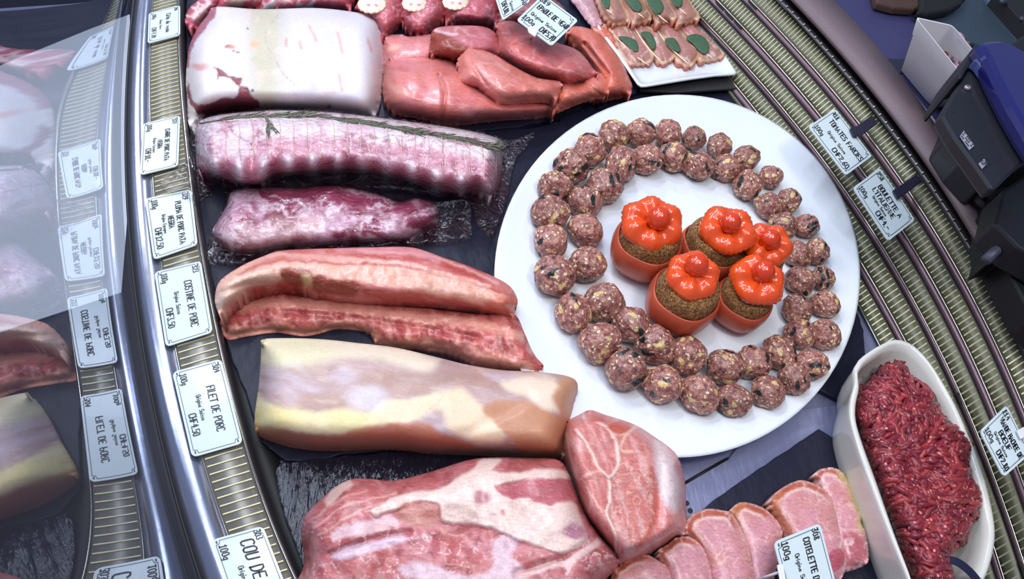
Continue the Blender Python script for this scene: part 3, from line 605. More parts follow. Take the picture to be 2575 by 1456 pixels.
for ring, lst in (('outer', outer), ('inner', inner)):
    for (x, y, rx, ry) in lst:
        rr = math.hypot((x-PC[0])/PRX, (y-PC[1])/PRY); z0 = float(np.interp(rr, [0,.70,.76,.82,.92], [.0124,.0126,.0135,.0165,.0228]))-.0006
        m_ = pxm(x, y, .03); r = (rx*ry)**.5*m_*.985; zcn = z0+r*.80
        q = clock(x, y)
        while (ring, q) in used: q = (q+1)%48
        used.add((ring, q))
        o = bpy.data.objects.new('meatball', BM[(n_b*5)%9]); COL.objects.link(o); o.location = P(x, y, zcn)
        ax = (rx/ry)**.5; o.scale = (r*ax, r/ax, r); o.rotation_euler = (0, 0, RNG.uniform(-.3,.3)+ (0 if abs(ax-1) > .05 else RNG.uniform(0,6)))
        tag(o, f"raw meatball in the {ring} ring of the oval platter, at {clockname(q)}", 'meatball', 'meatballs on the oval platter'); n_b += 1
# ------------------------------------------------------------------ stuffed tomatoes
def redmat(name, c, rough=.2, bmp=.0002, coat=.5, c2=None):
    m, nt, b = nmat(name); tc = nd(nt,'ShaderNodeTexCoord'); n = nd(nt,'ShaderNodeTexNoise', Scale=60.0, Detail=4.0); nt.links.new(tc.outputs['Object'], n.inputs['Vector'])
    mx = nd(nt,'ShaderNodeMix', _data_type='RGBA'); nt.links.new(n.outputs['Fac'], mx.inputs[0]); mx.inputs[6].default_value = lin(c); mx.inputs[7].default_value = lin(c2 or c)
    nt.links.new(mx.outputs[2], b.inputs['Base Color']); b.inputs['Roughness'].default_value = rough; b.inputs['Coat Weight'].default_value = coat; b.inputs['Coat Roughness'].default_value=.08
    b.inputs['Subsurface Weight'].default_value=.03; b.inputs['Subsurface Radius'].default_value=(.008,.002,.001); b.inputs['Subsurface Scale'].default_value=1.0
    bump(nt, b, n.outputs['Fac'], .5, bmp); return m
SKIN = redmat('tomato_skin', (172,62,38), .4, c2=(190,84,54), coat=.15); CAPM = redmat('tomato_lid_flesh', (220,68,18), .18, .0008, .6, (228,88,34)); CHER = redmat('cherry_skin', (206,58,18), .14, .0001, .8)
def fillmat():
    m, nt, b = nmat('brown_stuffing'); tc = nd(nt,'ShaderNodeTexCoord'); n = nd(nt,'ShaderNodeTexNoise', Scale=520.0, Detail=5.0, Roughness=.7); nt.links.new(tc.outputs['Object'], n.inputs['Vector'])
    cr = nd(nt,'ShaderNodeValToRGB'); e = cr.color_ramp.elements; e[0].position=.36; e[0].color=lin((64,36,16)); e[1].position=.66; e[1].color=lin((222,168,104)); x=e.new(.5); x.color=lin((150,100,52))
    nt.links.new(n.outputs['Fac'], cr.inputs[0]); nt.links.new(cr.outputs[0], b.inputs['Base Color']); b.inputs['Roughness'].default_value=.7; bump(nt,b,n.outputs['Fac'],1.0,.0022); return m
FILL = fillmat()
def lathe(prof, n=48, fx=None):
    vs, fs = [], []
    for j, (r, z) in enumerate(prof):
        for i in range(n):
            a = 2*math.pi*i/n; k = fx(a, j, r, z) if fx else (r, z); vs.append((k[0]*math.cos(a), k[0]*math.sin(a), k[1]))
    for j in range(len(prof)-1):
        for i in range(n): fs.append([j*n+i, j*n+(i+1)%n, (j+1)*n+(i+1)%n, (j+1)*n+i])
    return vs, fs
def tomato(bx, by, Rpx, capx, capy, cr, chx, chy, chr_, seed, label, tilt=.30, fill=.87):
    R = Rpx*pxm(bx,by,.035); zb = .0122; base = P(bx,by,zb+R*.80); base = Vector((base.x, base.y, zb)); root = empty('stuffed_tomato', base, label, 'stuffed tomato', 'stuffed tomatoes on the oval platter')
    rs = random.Random(seed); lob = rs.random()*6
    def T(vs, M): return [tuple(M @ Vector(v)) for v in vs]
    M0 = Matrix.Translation(base)
    pr = [(0.01,.02),(.35,.0),(.62,.06),(.85,.24),(.97,.48),(1.0,.72),(.985,.95),(.94,1.16),(.91,1.19),(.875,1.16),(.86,.8),(.01,.75)]
    vs, fs = lathe([(a*R, b*R) for a,b in pr], 48, lambda a,j,r,z: (r*(1+.025*math.cos(5*a+lob)), z)); s_ = mesh('tomato_shell', T(vs,M0), fs, SKIN, root); recalc(s_)
    pf = [(fill*.97,.82),(fill*.985,1.02),(fill*.99,1.25),(fill*.97,1.45),(fill*.9,1.62),(fill*.72,1.74),(fill*.4,1.80),(.01,1.82)]
    from mathutils import noise as N
    pf2 = []
    for j in range(len(pf)-1):
        for k in range(3): t=k/3; pf2.append((pf[j][0]*(1-t)+pf[j+1][0]*t, pf[j][1]*(1-t)+pf[j+1][1]*t))
    pf2.append(pf[-1])
    vs, fs = lathe([(a*R,b*R) for a,b in pf2], 64, lambda a,j,r,z: (r*(1+.05*N.noise(Vector((math.cos(a)*2,math.sin(a)*2,z/R*2+seed)))+.02*N.noise(Vector((math.cos(a)*9,math.sin(a)*9,z/R*9)))), z))
    mesh('stuffing', T(vs,M0), fs, FILL, root)
    # the lid: a scalloped ring-shaped slice; height found on the tomato's own axis
    hs = np.linspace(.02,.16,200); best = min(hs, key=lambda h: math.dist(proj((base.x, base.y, h)), (capx,capy)))
    hcap = min(max(best, zb+1.75*R), zb+2.15*R); cc = P(capx, capy, hcap); CRm = cr*pxm(capx,capy,hcap)*1.07
    n = 80; prc = [(.03,.10),(.18,.06),(.30,.10),(.42,.17),(.58,.22),(.74,.20),(.88,.11),(.97,-.02),(1.0,-.12),(.97,-.18),(.8,-.10),(.4,.02),(.03,.0)]
    rw = rs.random()*6
    def fx(a, j, r, z):
        q = r/CRm; lobe = .13*math.cos((5+seed%2)*a+lob)+.08*math.cos(2*a+rw); k = 1+.35*lobe*q**2
        if q > .86: k += .018*math.sin(30*a)+.012*math.sin(47*a+1)
        return (r*k, z+CRm*.75*lobe*math.sin(min(q,1)*math.pi*.85)*(.8 if j < 8 else .5))
    vs, fs = lathe([(a*CRm,b*CRm) for a,b in prc], n, fx)
    vdir = (Vector((0,0,CH))-cc).normalized(); up = (Vector((0,0,1))*(1-tilt)+vdir*tilt).normalized(); Rt = up.to_track_quat('Z','Y').to_matrix().to_4x4()
    M1 = Matrix.Translation(cc) @ Rt; lid = mesh('tomato_lid', T(vs,M1), fs, CAPM, root); recalc(lid)
    chh = hcap+CRm*.28; cp = P(chx, chy, chh); r3 = chr_*pxm(chx,chy,chh)
    vs, fs = lathe([(max(.002,math.sin(t))*r3, -math.cos(t)*r3*1.04) for t in np.linspace(.02,math.pi-.02,18)], 32); ch = mesh('cherry_tomato', T(vs, Matrix.Translation(cp) @ Rt), fs, CHER, root); recalc(ch)
    return root
tomato(1622,622,86, 1641,558,73, 1657,549,31, 1, 'stuffed tomato on the platter, upper left of the five, with the roundest lid')
tomato(1782,632,80, 1832,575,66, 1837,560,27, 2, 'stuffed tomato in the middle back of the five, brown stuffing showing wide on its left')
tomato(1893,668,70, 1931,612,58, 1936,602,27, 5, 'stuffed tomato at the right back of the five, mostly hidden by its neighbours')
tomato(1714,756,89, 1744,690,64, 1752,667,30, 3, 'frontmost stuffed tomato with the largest red shell, lower left of the five')
tomato(1864,763,73, 1907,702,65, 1920,683,29, 4, 'stuffed tomato at the lower right of the five, with a wide crinkled lid')
# ================================================================== MEATS
zt = .0092                                      # top of the upper slate
def roast(u, v):
    p = Paint(u, v, (208,198,204), 1, 4, 18)
    p.noise(90,.45,.75,(218,204,196),.8).noise(60,.5,.8,(198,192,208),.7,seed=2)
    p.poly([(628,14),(700,18),(712,90),(705,200),(690,290),(640,290),(632,200),(622,100)],(188,178,150),30,.85)
    p.noise(26,.58,.8,(222,196,186),.6,seed=4)
    p.poly([(543,10),(518,36),(492,76),(468,118),(460,170),(476,170),(478,140),(492,104),(519,70),(543,32)],(158,88,104),2,1)
    p.poly([(474,205),(478,235),(485,253),(498,265),(529,260),(563,247),(590,246),(598,238),(601,218),(590,208),(580,195),(562,193),(550,192),(546,202),(547,182),(536,167),(560,176),(575,190),(595,197),(611,197),(606,211),(600,217),(612,219),(623,221),(632,243),(650,255),(656,272),(625,277),(570,283),(497,287),(478,262),(468,225)],(132,60,66),1.5,1,-.0015,smooth=False)
    p.ell(578,118,14,6,(196,130,110),.5).ell(502,168,20,8,(206,150,146),.6).ell(640,112,12,8,(214,170,136),.6).ell(645,148,14,6,(190,180,150),.5)
    for a in ([(566,120),(577,112)],[(585,128),(602,133)]): p.line(a,1.6,(150,60,55),1)
    for a in ([(850,82),(856,108),(861,132)],[(778,68),(790,88),(796,102)],[(925,98),(933,128)],[(718,100),(720,116)],[(755,106),(757,120)],[(852,190),(860,225)]): p.line(a,3,(204,146,130),3,.8)
    p.line([(702,30),(694,45),(670,75),(667,95),(678,130),(700,165),(722,195),(745,215)],.9,(176,146,140),1,.8,-.0006)
    p.line([(660,228),(760,210),(860,207)],.7,(206,186,190),1,.5); p.line([(745,205),(750,250),(762,280)],.8,(214,190,190),1,.5)
    p.ell(827,266,5,4,(120,90,80),.3).ell(636,228,3,4,(80,60,56),.3).ell(622,72,2,4,(60,56,50),.3)
    return p
Lump([(543,17),(656,23),(793,20),(896,31),(938,45),(957,72),(965,110),(966,172),(960,240),(948,280),(930,291),(896,287),(828,279),(740,277),(656,277),(570,277),(505,292),(496,324),(480,322),(472,300),(470,250),(467,206),(470,155),(477,113),(498,69),(522,38)],.052,zt,55,.55,.004,120,3).build('veal_roast',FAT,None,roast,4)
tag(bpy.data.objects['veal_roast'],'large flat roast covered in white fat with a torn red patch','roast')
def veal(seed, base=(200,98,98), extra=None, hi=(216,128,134), ang=.3):
    base = tuple(min(255, c+k) for c, k in zip(base, (10,18,14)))
    def f(u, v):
        p = Paint(u, v, base, seed, 5, 25); p.noise(50,.45,.75,hi,.7).noise(18,.45,.75,(178,78,66),.5,ang,3,seed=2).noise(9,.5,.8,(226,146,146),.35,ang,4,seed=5).veins(40,.03,(226,170,166),.5,ang,2.5)
        if extra: extra(p)
        return p
    return f
VL = 'veal_piece'
def vl(o, label): return tag(o, label, 'veal meat', 'raw veal shoulder pieces piled on slate')
vl(Lump([(965,100),(1005,86),(1030,92),(1088,86),(1110,105),(1120,150),(1080,170),(1000,175),(966,190)],.030,zt,40,.5,.002,60,11).build(VL,WET,None,veal(11,(208,116,120),lambda p:p.poly([(970,122),(990,110),(1012,112),(1000,124),(972,130)],(226,170,150),4)),4),'small pink veal piece between the white roast and the dark angular veal piece')
vl(Lump([(1425,75),(1455,66),(1500,80),(1530,110),(1560,150),(1585,200),(1590,226),(1575,242),(1500,250),(1500,200),(1470,150),(1440,110)],.040,zt,38,.6,.004,50,12,grooves=[([(1470,110),(1500,150),(1530,185)],5,.006)]).build(VL,MEAT,None,veal(12,(198,84,66),None,(214,108,96),.9),4),'long orange-red veal piece curving down at the right of the pile')
vl(Lump([(1248,60),(1290,53),(1335,78),(1400,106),(1455,128),(1492,172),(1503,192),(1440,212),(1400,208),(1340,196),(1285,168),(1252,135),(1248,95)],.038,zt+.022,42,.6,.003,50,13).build(VL,MEAT,None,veal(13,(186,84,86),None,(204,110,120),.5),4),'broad dark pink veal piece lying under the shoulder price tag')
vl(Lump([(1086,80),(1105,68),(1160,64),(1220,68),(1250,90),(1256,138),(1200,150),(1150,154),(1115,148),(1080,138),(1082,105)],.034,zt+.020,22,.6,.002,40,14).build(VL,MEAT,None,veal(14,(176,80,90),lambda p:(p.poly([(1086,80),(1130,90),(1175,122),(1152,156),(1115,150),(1078,140)],(142,54,38),4),p.line([(1095,78),(1120,84),(1150,86)],3,(222,190,190),2,.8)),(190,100,114),.3),4),'angular veal piece with a dark cut face, top of the pile at the left')
vl(Lump([(974,152),(990,143),(1040,141),(1110,146),(1150,160),(1200,200),(1260,240),(1310,250),(1392,252),(1398,272),(1385,286),(1340,297),(1240,305),(1160,313),(1110,311),(1060,299),(1000,286),(970,263),(961,225),(965,185)],.050,zt,55,.45,.005,80,15,grooves=[([(1105,190),(1118,230),(1112,300)],5,.004)]).build(VL,WET,None,veal(15,(200,98,92),lambda p:(p.poly([(975,180),(990,215),(1040,232),(1000,240),(972,215)],(226,160,140),8,.7),p.line([(1103,185),(1116,220),(1112,306)],2.5,(160,70,60),3,.6)),(214,128,136),.1),4),'largest rounded veal piece at the lower left of the pile')
vl(Lump([(1148,155),(1165,130),(1190,120),(1240,135),(1290,165),(1350,195),(1412,207),(1406,240),(1387,253),(1330,259),(1262,265),(1225,246),(1200,223),(1165,220),(1138,211),(1154,185)],.036,zt+.030,38,.5,.003,50,16,grooves=[([(1180,150),(1195,175),(1225,215)],5,.003)]).build(VL,WET,None,veal(16,(204,106,96),None,(214,128,124),.5),4),'tapering veal piece lying across the front middle of the pile')
vl(Lump([(1392,222),(1412,206),(1465,208),(1492,180),(1520,190),(1532,215),(1526,242),(1480,252),(1400,280),(1390,252)],.030,zt+.014,25,.5,.002,30,17,grooves=[([(1470,208),(1500,230),(1515,240)],4,.003)]).build(VL,MEAT,None,veal(17,(206,96,76),None,(220,130,114),.2),4),'blocky orange veal piece at the lower right of the pile by the platter')
vl(Lump([(1236,-30),(1330,-30),(1420,20),(1400,75),(1330,70),(1262,58),(1250,30)],.03,zt+.005,30,.4,.002,40,18).build(VL,MEAT,None,veal(18,(120,48,62),None,(150,70,84),.2),5),'dark maroon veal piece behind the two veal price tags')
# osso buco
for i,(ol,bn,lb) in enumerate([([(893,30),(900,5),(930,-25),(1000,-25),(1014,0),(1018,50),(995,75),(967,97),(950,84),(925,50)],(935,10,36,22),'veal shank slice with a marrow bone, nearest the white roast'),
        ([(1010,25),(1020,-25),(1100,-25),(1119,10),(1118,45),(1095,70),(1060,88),(1025,78),(1008,50)],(1042,8,32,20),'veal shank slice with a marrow bone, middle of the three'),
        ([(1116,10),(1118,-25),(1235,-25),(1252,30),(1252,60),(1220,66),(1165,65),(1130,62),(1118,45)],(1145,4,33,20),'veal shank slice with a marrow bone, nearest the price tags')]):
    root = empty('shank_slice', P(ol[0][0]+40,40,0), lb, 'veal shank', 'veal shank slices behind the roast')
    Lump(ol,.036,zt,16,.5,.002,30,20+i).build('meat',MEAT,root,lambda u,v,i=i:Paint(u,v,(176,72,84),21+i,4,16).noise(26,.45,.7,(192,100,110),.8).veins(16,.06,(222,160,172),.9).noise(12,.55,.8,(190,84,60),.6,seed=4).line([(960,100),(1000,80),(1010,50)],6,(150,50,50),4,.7),4)
    x,y,a,b = bn
    Lump([(x+a*math.cos(t),y+b*math.sin(t)) for t in np.linspace(0,2*math.pi,14,endpoint=False)],.005,zt+.0345,6,.3).build('bone',FAT,root,lambda u,v,x=x,y=y,a=a,b=b:Paint(u,v,(226,206,178),5,2,8).ell(x,y,a*.72,b*.66,(232,200,192),.15).ell(x-8,y+3,5,3,(200,120,110),.4).ell(x+12,y+4,4,2.5,(170,90,80),.4),3)
# veal chops at the top left
for i,(ol,lb) in enumerate([([(465,45),(478,18),(505,-5),(530,-30),(580,-30),(560,10),(530,40),(505,62),(487,74),(470,66)],'veal chop with pale fat edge, lowest at the rail'),
        ([(545,20),(575,-30),(672,-30),(664,8),(640,24),(600,24)],'veal chop behind the left part of the white roast'),
        ([(645,26),(664,-30),(712,-30),(706,22)],'narrow veal chop with a white rib bone behind the roast'),
        ([(700,26),(706,-30),(895,-30),(884,10),(872,26),(800,24)],'wide veal chop nearest the shank slices behind the roast')]):
    o = Lump(ol,.03+.006*(i%2),zt,14,.5,.003,30,30+i).build('veal_chop',MEAT,None,lambda u,v,i=i:Paint(u,v,(186,84,100),31+i,5,16).noise(24,.45,.7,(200,108,124),.7).veins(26,.07,(232,200,200),.9,.4,1.5).poly([(652,28),(668,12),(690,-4),(697,8),(682,26)],(228,216,222),2).poly([(758,26),(775,8),(790,2),(784,26)],(228,216,222),2).poly([(500,60),(478,40),(505,18),(530,0),(520,24)],(226,190,186),4,.8).poly([(560,22),(590,-5),(620,-10),(600,20)],(206,190,170),5,.8),4)
    tag(o, lb, 'veal chop', 'veal chops at the top left')
# ------------------------------------------------------------------ vacuum packs
def filmmat(name='vacuum_film', fac=.0, tint=(.985,.975,.985)):
    m = bpy.data.materials.new(name); m.use_nodes = True; nt = m.node_tree; nt.nodes.clear()
    o = nd(nt,'ShaderNodeOutputMaterial'); mx = nd(nt,'ShaderNodeMixShader'); t = nd(nt,'ShaderNodeBsdfTransparent'); t.inputs[0].default_value = (*tint,1)
    g = nd(nt,'ShaderNodeBsdfGlossy'); g.inputs['Color'].default_value = (1,1,1,1); g.inputs['Roughness'].default_value = .10
    fr = nd(nt,'ShaderNodeFresnel'); fr.inputs[0].default_value = 1.6
    tc = nd(nt,'ShaderNodeTexCoord'); n = nd(nt,'ShaderNodeTexNoise', Scale=42.0, Detail=2.5, Distortion=1.0); nt.links.new(tc.outputs['Object'], n.inputs['Vector'])
    ri = nd(nt,'ShaderNodeMath', _operation='SUBTRACT'); ri.inputs[1].default_value=.5; nt.links.new(n.outputs['Fac'], ri.inputs[0]); ab = nd(nt,'ShaderNodeMath', _operation='ABSOLUTE'); nt.links.new(ri.outputs[0], ab.inputs[0])
    b = nd(nt,'ShaderNodeBump', Strength=1.0, Distance=.012); nt.links.new(ab.outputs[0], b.inputs['Height']); nt.links.new(b.outputs[0], g.inputs['Normal']); nt.links.new(b.outputs[0], fr.inputs['Normal'])
    ad = nd(nt,'ShaderNodeMath', _operation='MULTIPLY_ADD'); ad.inputs[1].default_value = .6; ad.inputs[2].default_value = fac; nt.links.new(fr.outputs[0], ad.inputs[0])
    nt.links.new(ad.outputs[0], mx.inputs[0]); nt.links.new(t.outputs[0], mx.inputs[1]); nt.links.new(g.outputs[0], mx.inputs[2]); nt.links.new(mx.outputs[0], o.inputs[0]); return m
FILM = filmmat()
zs1 = .0052
carre_ol = [(496,318),(510,300),(560,287),(640,279),(712,276),(846,283),(980,299),(1114,317),(1226,339),(1266,359),(1264,400),(1258,451),(1240,490),(1200,482),(1150,484),(1092,474),(1025,454),(936,436),(880,430),(790,436),(730,440),(686,446),(650,466),(601,462),(556,448),(512,437),(496,420),(492,384),(490,350)]
ribx = [540,600,662,722,790,852,915,985,1050,1120,1190]
def ribbump(u, v):
    low = np.interp(u, [490,700,880,1000,1150,1260],[400,395,398,425,450,440]); m = ss(-25,25,v-low)
    return m*.005*np.cos((u-540)/62.0*2*math.pi)
CAR = Lump(carre_ol,.062,zs1,50,.55,.003,70,41,hfun=ribbump,blur=0)
def carrep(u, v):
    p = Paint(u, v, (208,146,162), 41, 8, 30); top = np.interp(u,[490,560,712,846,980,1114,1266],[310,287,277,283,299,317,359])
    dv = v-top+ (fbm(u/40,v/40,3)-.5)*26
    p.mix(1-ss(50,72,dv+ (u-900)*.02),(230,214,218)); p.mix((1-ss(610,660,p.u))*(1-ss(100,130,dv)),(228,206,216),0)
    p.mix(ss(.5,.7,fbm(u/30,v/60,7))*ss(60,90,dv),(176,92,112)); p.noise(22,.55,.75,(218,170,186),.7,1.3,2.5)
    p.mix((1-ss(6,10,np.abs(dv-13))*1)*0,(0,0,0))
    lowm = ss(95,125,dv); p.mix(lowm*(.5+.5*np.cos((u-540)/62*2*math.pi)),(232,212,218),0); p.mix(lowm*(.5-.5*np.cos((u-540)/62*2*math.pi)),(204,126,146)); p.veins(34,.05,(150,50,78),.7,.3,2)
    for x in range(540,1260,48): p.line([(x-8,top_at(x)),(x+4,top_at(x)+60),(x,top_at(x)+110)],1.4,(226,198,196),1,.7,-.0012)
    return p
def top_at(x): return float(np.interp(x,[490,560,712,846,980,1114,1266],[310,287,277,283,299,317,359]))
def rosemary(root, pts, z0, h, mat_s, mat_l, n, name='rosemary_sprig'):
    r = resample(pts, n); ws = [P(a,b,float(h(np.array([a]),np.array([b]))[0])+z0) for a,b in r]; vs, fs = tubes([ws],[.0011],5)
    rs = random.Random(n)
    for i in range(1,n-1):
        for sgn in (-1,1):
            t = (ws[i+1]-ws[i-1]).normalized(); s = t.cross(Vector((0,0,1))).normalized()*sgn; L = .014+rs.random()*.008; e = ws[i]+(t*.9+s*(.16+.2*rs.random())).normalized()*L; e.z = ws[i].z+.0005
            m_ = ws[i].lerp(e,.5)+s*.0007; w = t.cross(s).normalized(); q = (e-ws[i]).normalized().cross(Vector((0,0,1)))*.0011; o = len(vs)
            vs += [ws[i], m_-q, m_+q, e, m_+Vector((0,0,.0009))]; fs += [[o,o+1,o+4],[o+1,o+3,o+4],[o+3,o+2,o+4],[o+2,o,o+4],[o,o+2,o+3,o+1]]
    return mesh(name, vs, fs, mat_l, root)
ROS = plain('rosemary',(104,104,84),.6,noise=.3,nsc=300)
pk = empty('vacuum_pack', P(880,380,0), 'long vacuum pack of rib pork tied with rosemary along its fat top', 'vacuum pack')
CAR.build('pork_rack',WET,pk,carrep,4)
rosemary(pk,[(506,310),(600,296),(712,292),(780,292),(846,300),(980,320),(1114,342),(1200,360),(1266,378)],.0012,CAR.h,None,ROS,110)
rosemary(pk,[(662,286),(672,300),(682,322)],.002,CAR.h,None,ROS,9)
rosemary(pk,[(900,300),(990,322),(1060,338)],.0012,CAR.h,None,ROS,20)
vs, fs = [], []
for x in range(530,1265,34):
    t0 = top_at(x); r = resample([(x-6,t0+3),(x,t0+20),(x+5,t0+45),(x+3,t0+80),(x+8,t0+118)],9); a = np.array(r); hh = CAR.h(a[:,0],a[:,1])
    v2, f2 = tubes([[P(a[i][0],a[i][1],hh[i]+.0006) for i in range(9)]],[.0005],4); o = len(vs); vs += v2; fs += [[q+o for q in f] for f in f2]
mesh('netting', vs, fs, plain('net_string',(222,190,180),.6), pk)
def bagfilm(root, ol, lump, z0, step=7, seed=5, edge=.004, wr=.0035, zfun=None):
    o = spline(ol, True, 8); mn, mx = o.min(0), o.max(0)
    L = Lump(ol, .004, z0, 10, .3)
    def h(u, v):
        ins = inside(u, v, lump.ctrl); d,_,_ = dline(u, v, lump.ctrl, True); hb = lump.h(u, v)
        d2, bi, bt = dline(u, v, lump.ctrl, True); hbnd = lump.base+lump.hmax*lump.hb[bi]
        fall = np.exp(-(d/22.0)); w = (1-np.abs(2*fbm(u/38, v/38, seed, 3)-1))*wr*1.3
        w2 = (1-np.abs(2*fbm(u/14, v/14, seed+3, 2)-1))*wr*.5
        r = np.where(ins, hb+.0012+w*.8, z0+.001+(hbnd-z0)*fall*.95+w+w2)
        if zfun is not None: r = np.maximum(r, zfun(u, v)+.001)
        return r
    L.h = h
    return L.build('plastic_bag', FILM, root, None, step)
bagfilm(pk, [(402,462),(440,430),(472,402),(476,380),(478,340),(490,302),(560,283),(712,272),(846,279),(980,295),(1114,313),(1226,334),(1275,352),(1312,345),(1345,332),(1318,365),(1300,385),(1288,430),(1275,500),(1250,570),(1232,586),(1205,566),(1190,520),(1160,490),(1092,484),(1025,476),(936,470),(850,470),(790,478),(740,480),(680,478),(620,476),(585,455),(555,440),(535,470),(515,490),(480,496),(440,480)], CAR, zs1, 6, 5, zfun=lambda u,v: np.where(u < np.interp(v,[300,500,600],[465,490,512]), ZL+.008, 0))
# pluma
pl_ol = [(588,480),(668,471),(757,472),(802,467),(869,469),(958,491),(1003,507),(1047,498),(1092,512),(1104,540),(1092,568),(1061,582),(1025,603),(936,607),(802,616),(712,622),(614,636),(561,622),(534,585),(550,552),(570,516)]
PLU = Lump(pl_ol,.030,zs1,45,.5,.004,60,51,blur=0)
def plup(u, v):
    p = Paint(u, v, (146,58,86), 51, 16, 34); p.noise(70,.46,.56,(216,170,190),.95,.15,1.6); p.noise(30,.5,.62,(222,184,198),.8,.1,2.2,seed=3).noise(22,.5,.7,(146,52,84),.8,.4,2,seed=6).veins(26,.06,(232,206,216),.9,.2,2,seed=2)
    p.poly([(560,610),(640,560),(720,540),(820,550),(760,600),(640,632)],(214,176,170),18,.5)
    p.poly([(640,480),(760,474),(960,492),(900,505),(720,500)],(150,62,88),14,.8); return p
pk2 = empty('vacuum_pack', P(800,545,0), 'flat vacuum pack of marbled purple-red pork in clear film', 'vacuum pack')
PLU.build('marbled_pork',WET,pk2,plup,4)
bagfilm(pk2, [(509,645),(520,615),(537,582),(560,520),(582,478),(700,462),(802,461),(900,464),(960,485),(1047,492),(1100,508),(1176,504),(1184,560),(1176,596),(1060,610),(936,620),(802,630),(740,640),(640,662),(560,660),(512,654)], PLU, zs1, 6, 9)
# ------------------------------------------------------------------ rib strips
low_ol = [(556,800),(600,762),(680,738),(757,742),(891,760),(1070,775),(1204,790),(1275,788),(1300,796),(1318,835),(1335,875),(1350,900),(1367,922),(1340,936),(1266,931),(1198,917),(1140,890),(1086,881),(1009,874),(950,863),(930,838),(900,830),(846,827),(793,840),(757,844),(690,836),(623,845),(573,854),(556,825)]
def lowp(u, v):
    p = Paint(u, v, (180,80,76), 61, 6, 22); p.noise(40,.45,.7,(204,112,104),.8,1.3,2).noise(14,.5,.75,(226,160,148),.7,1.4,3,seed=3).noise(12,.48,.7,(138,44,44),.75,1.4,3,seed=5)
    p.line([(600,775),(700,760),(891,775),(1070,800),(1204,815),(1310,850)],12,(226,160,140),8,.75)
    p.line([(560,830),(640,835),(700,822),(760,838),(850,822),(925,835),(960,862),(1050,868),(1100,880),(1200,905),(1330,925)],13,(230,158,134),8,.85,.002)
    p.poly([(1060,850),(1180,870),(1290,900),(1330,930),(1180,915),(1080,880)],(228,160,142),12,.7); return p
LOW = Lump(low_ol,.026,zs1,26,.5,.005,34,61,grad=(.00003,0),grooves=[([(700,785),(850,795),(1000,815),(1200,850)],9,.004)])
tag(LOW.build('rib_strip',MEAT,None,lowp,4),'lower raw pork rib strip with a ragged pink fat edge','rib strip','raw pork rib strips')
up_ol = [(540,752),(552,708),(601,672),(660,645),(712,630),(846,624),(936,622),(1034,622),(1114,647),(1204,679),(1275,714),(1300,748),(1298,775),(1282,798),(1204,783),(1070,765),(980,760),(891,752),(802,738),(757,722),(712,720),(668,723),(623,733),(596,760),(558,791),(547,781)]
def upp(u, v):
    p = Paint(u, v, (190,92,84), 62, 5, 22); p.noise(30,.45,.7,(222,150,144),.7,.25,4).noise(10,.5,.7,(172,66,62),.6,.3,5,seed=3)
    p.line([(545,770),(560,720),(620,690),(680,680),(760,675),(850,680),(960,690),(1100,715),(1200,740),(1270,770)],26,(226,168,148),8,.95)
    p.line([(600,690),(700,655),(850,662),(1000,668),(1150,700),(1260,735)],4,(176,66,58),4,.75,-.001).line([(760,645),(900,645),(1060,655),(1180,690)],3.5,(178,70,64),3,.7,-.001).line([(900,632),(1050,640),(1150,668),(1250,712)],3,(232,172,168),3,.7)
    p.line([(620,660),(712,640),(850,650),(1000,660),(1114,690),(1230,720)],5,(230,176,162),4,.7)
    p.line([(850,625),(1000,628),(1100,655)],9,(224,150,158),6,.6)
    p.poly([(545,785),(548,745),(575,705),(630,685),(690,690),(700,712),(640,722),(600,750),(560,788)],(228,190,170),8,.9)
    p.poly([(700,680),(740,672),(782,680),(780,716),(745,722),(715,708)],(146,66,46),4,1).poly([(776,706),(806,692),(840,706),(900,708),(898,740),(840,742),(790,732)],(152,66,50),4,1)
    p.poly([(758,690),(778,690),(784,722),(768,726)],(222,194,140),6,.8); p.poly([(1220,760),(1285,745),(1300,775),(1282,796),(1230,786)],(188,80,54),10,.8); return p
UP = Lump(up_ol,.034,zs1+.020,34,.55,.004,50,62,grooves=[([(560,735),(640,712),(720,724)],8,.004)])
tag(UP.build('rib_strip',MEAT,None,upp,4,floor=.008),'upper raw pork rib strip arched over the other, with a broad orange-pink fat band','rib strip','raw pork rib strips')
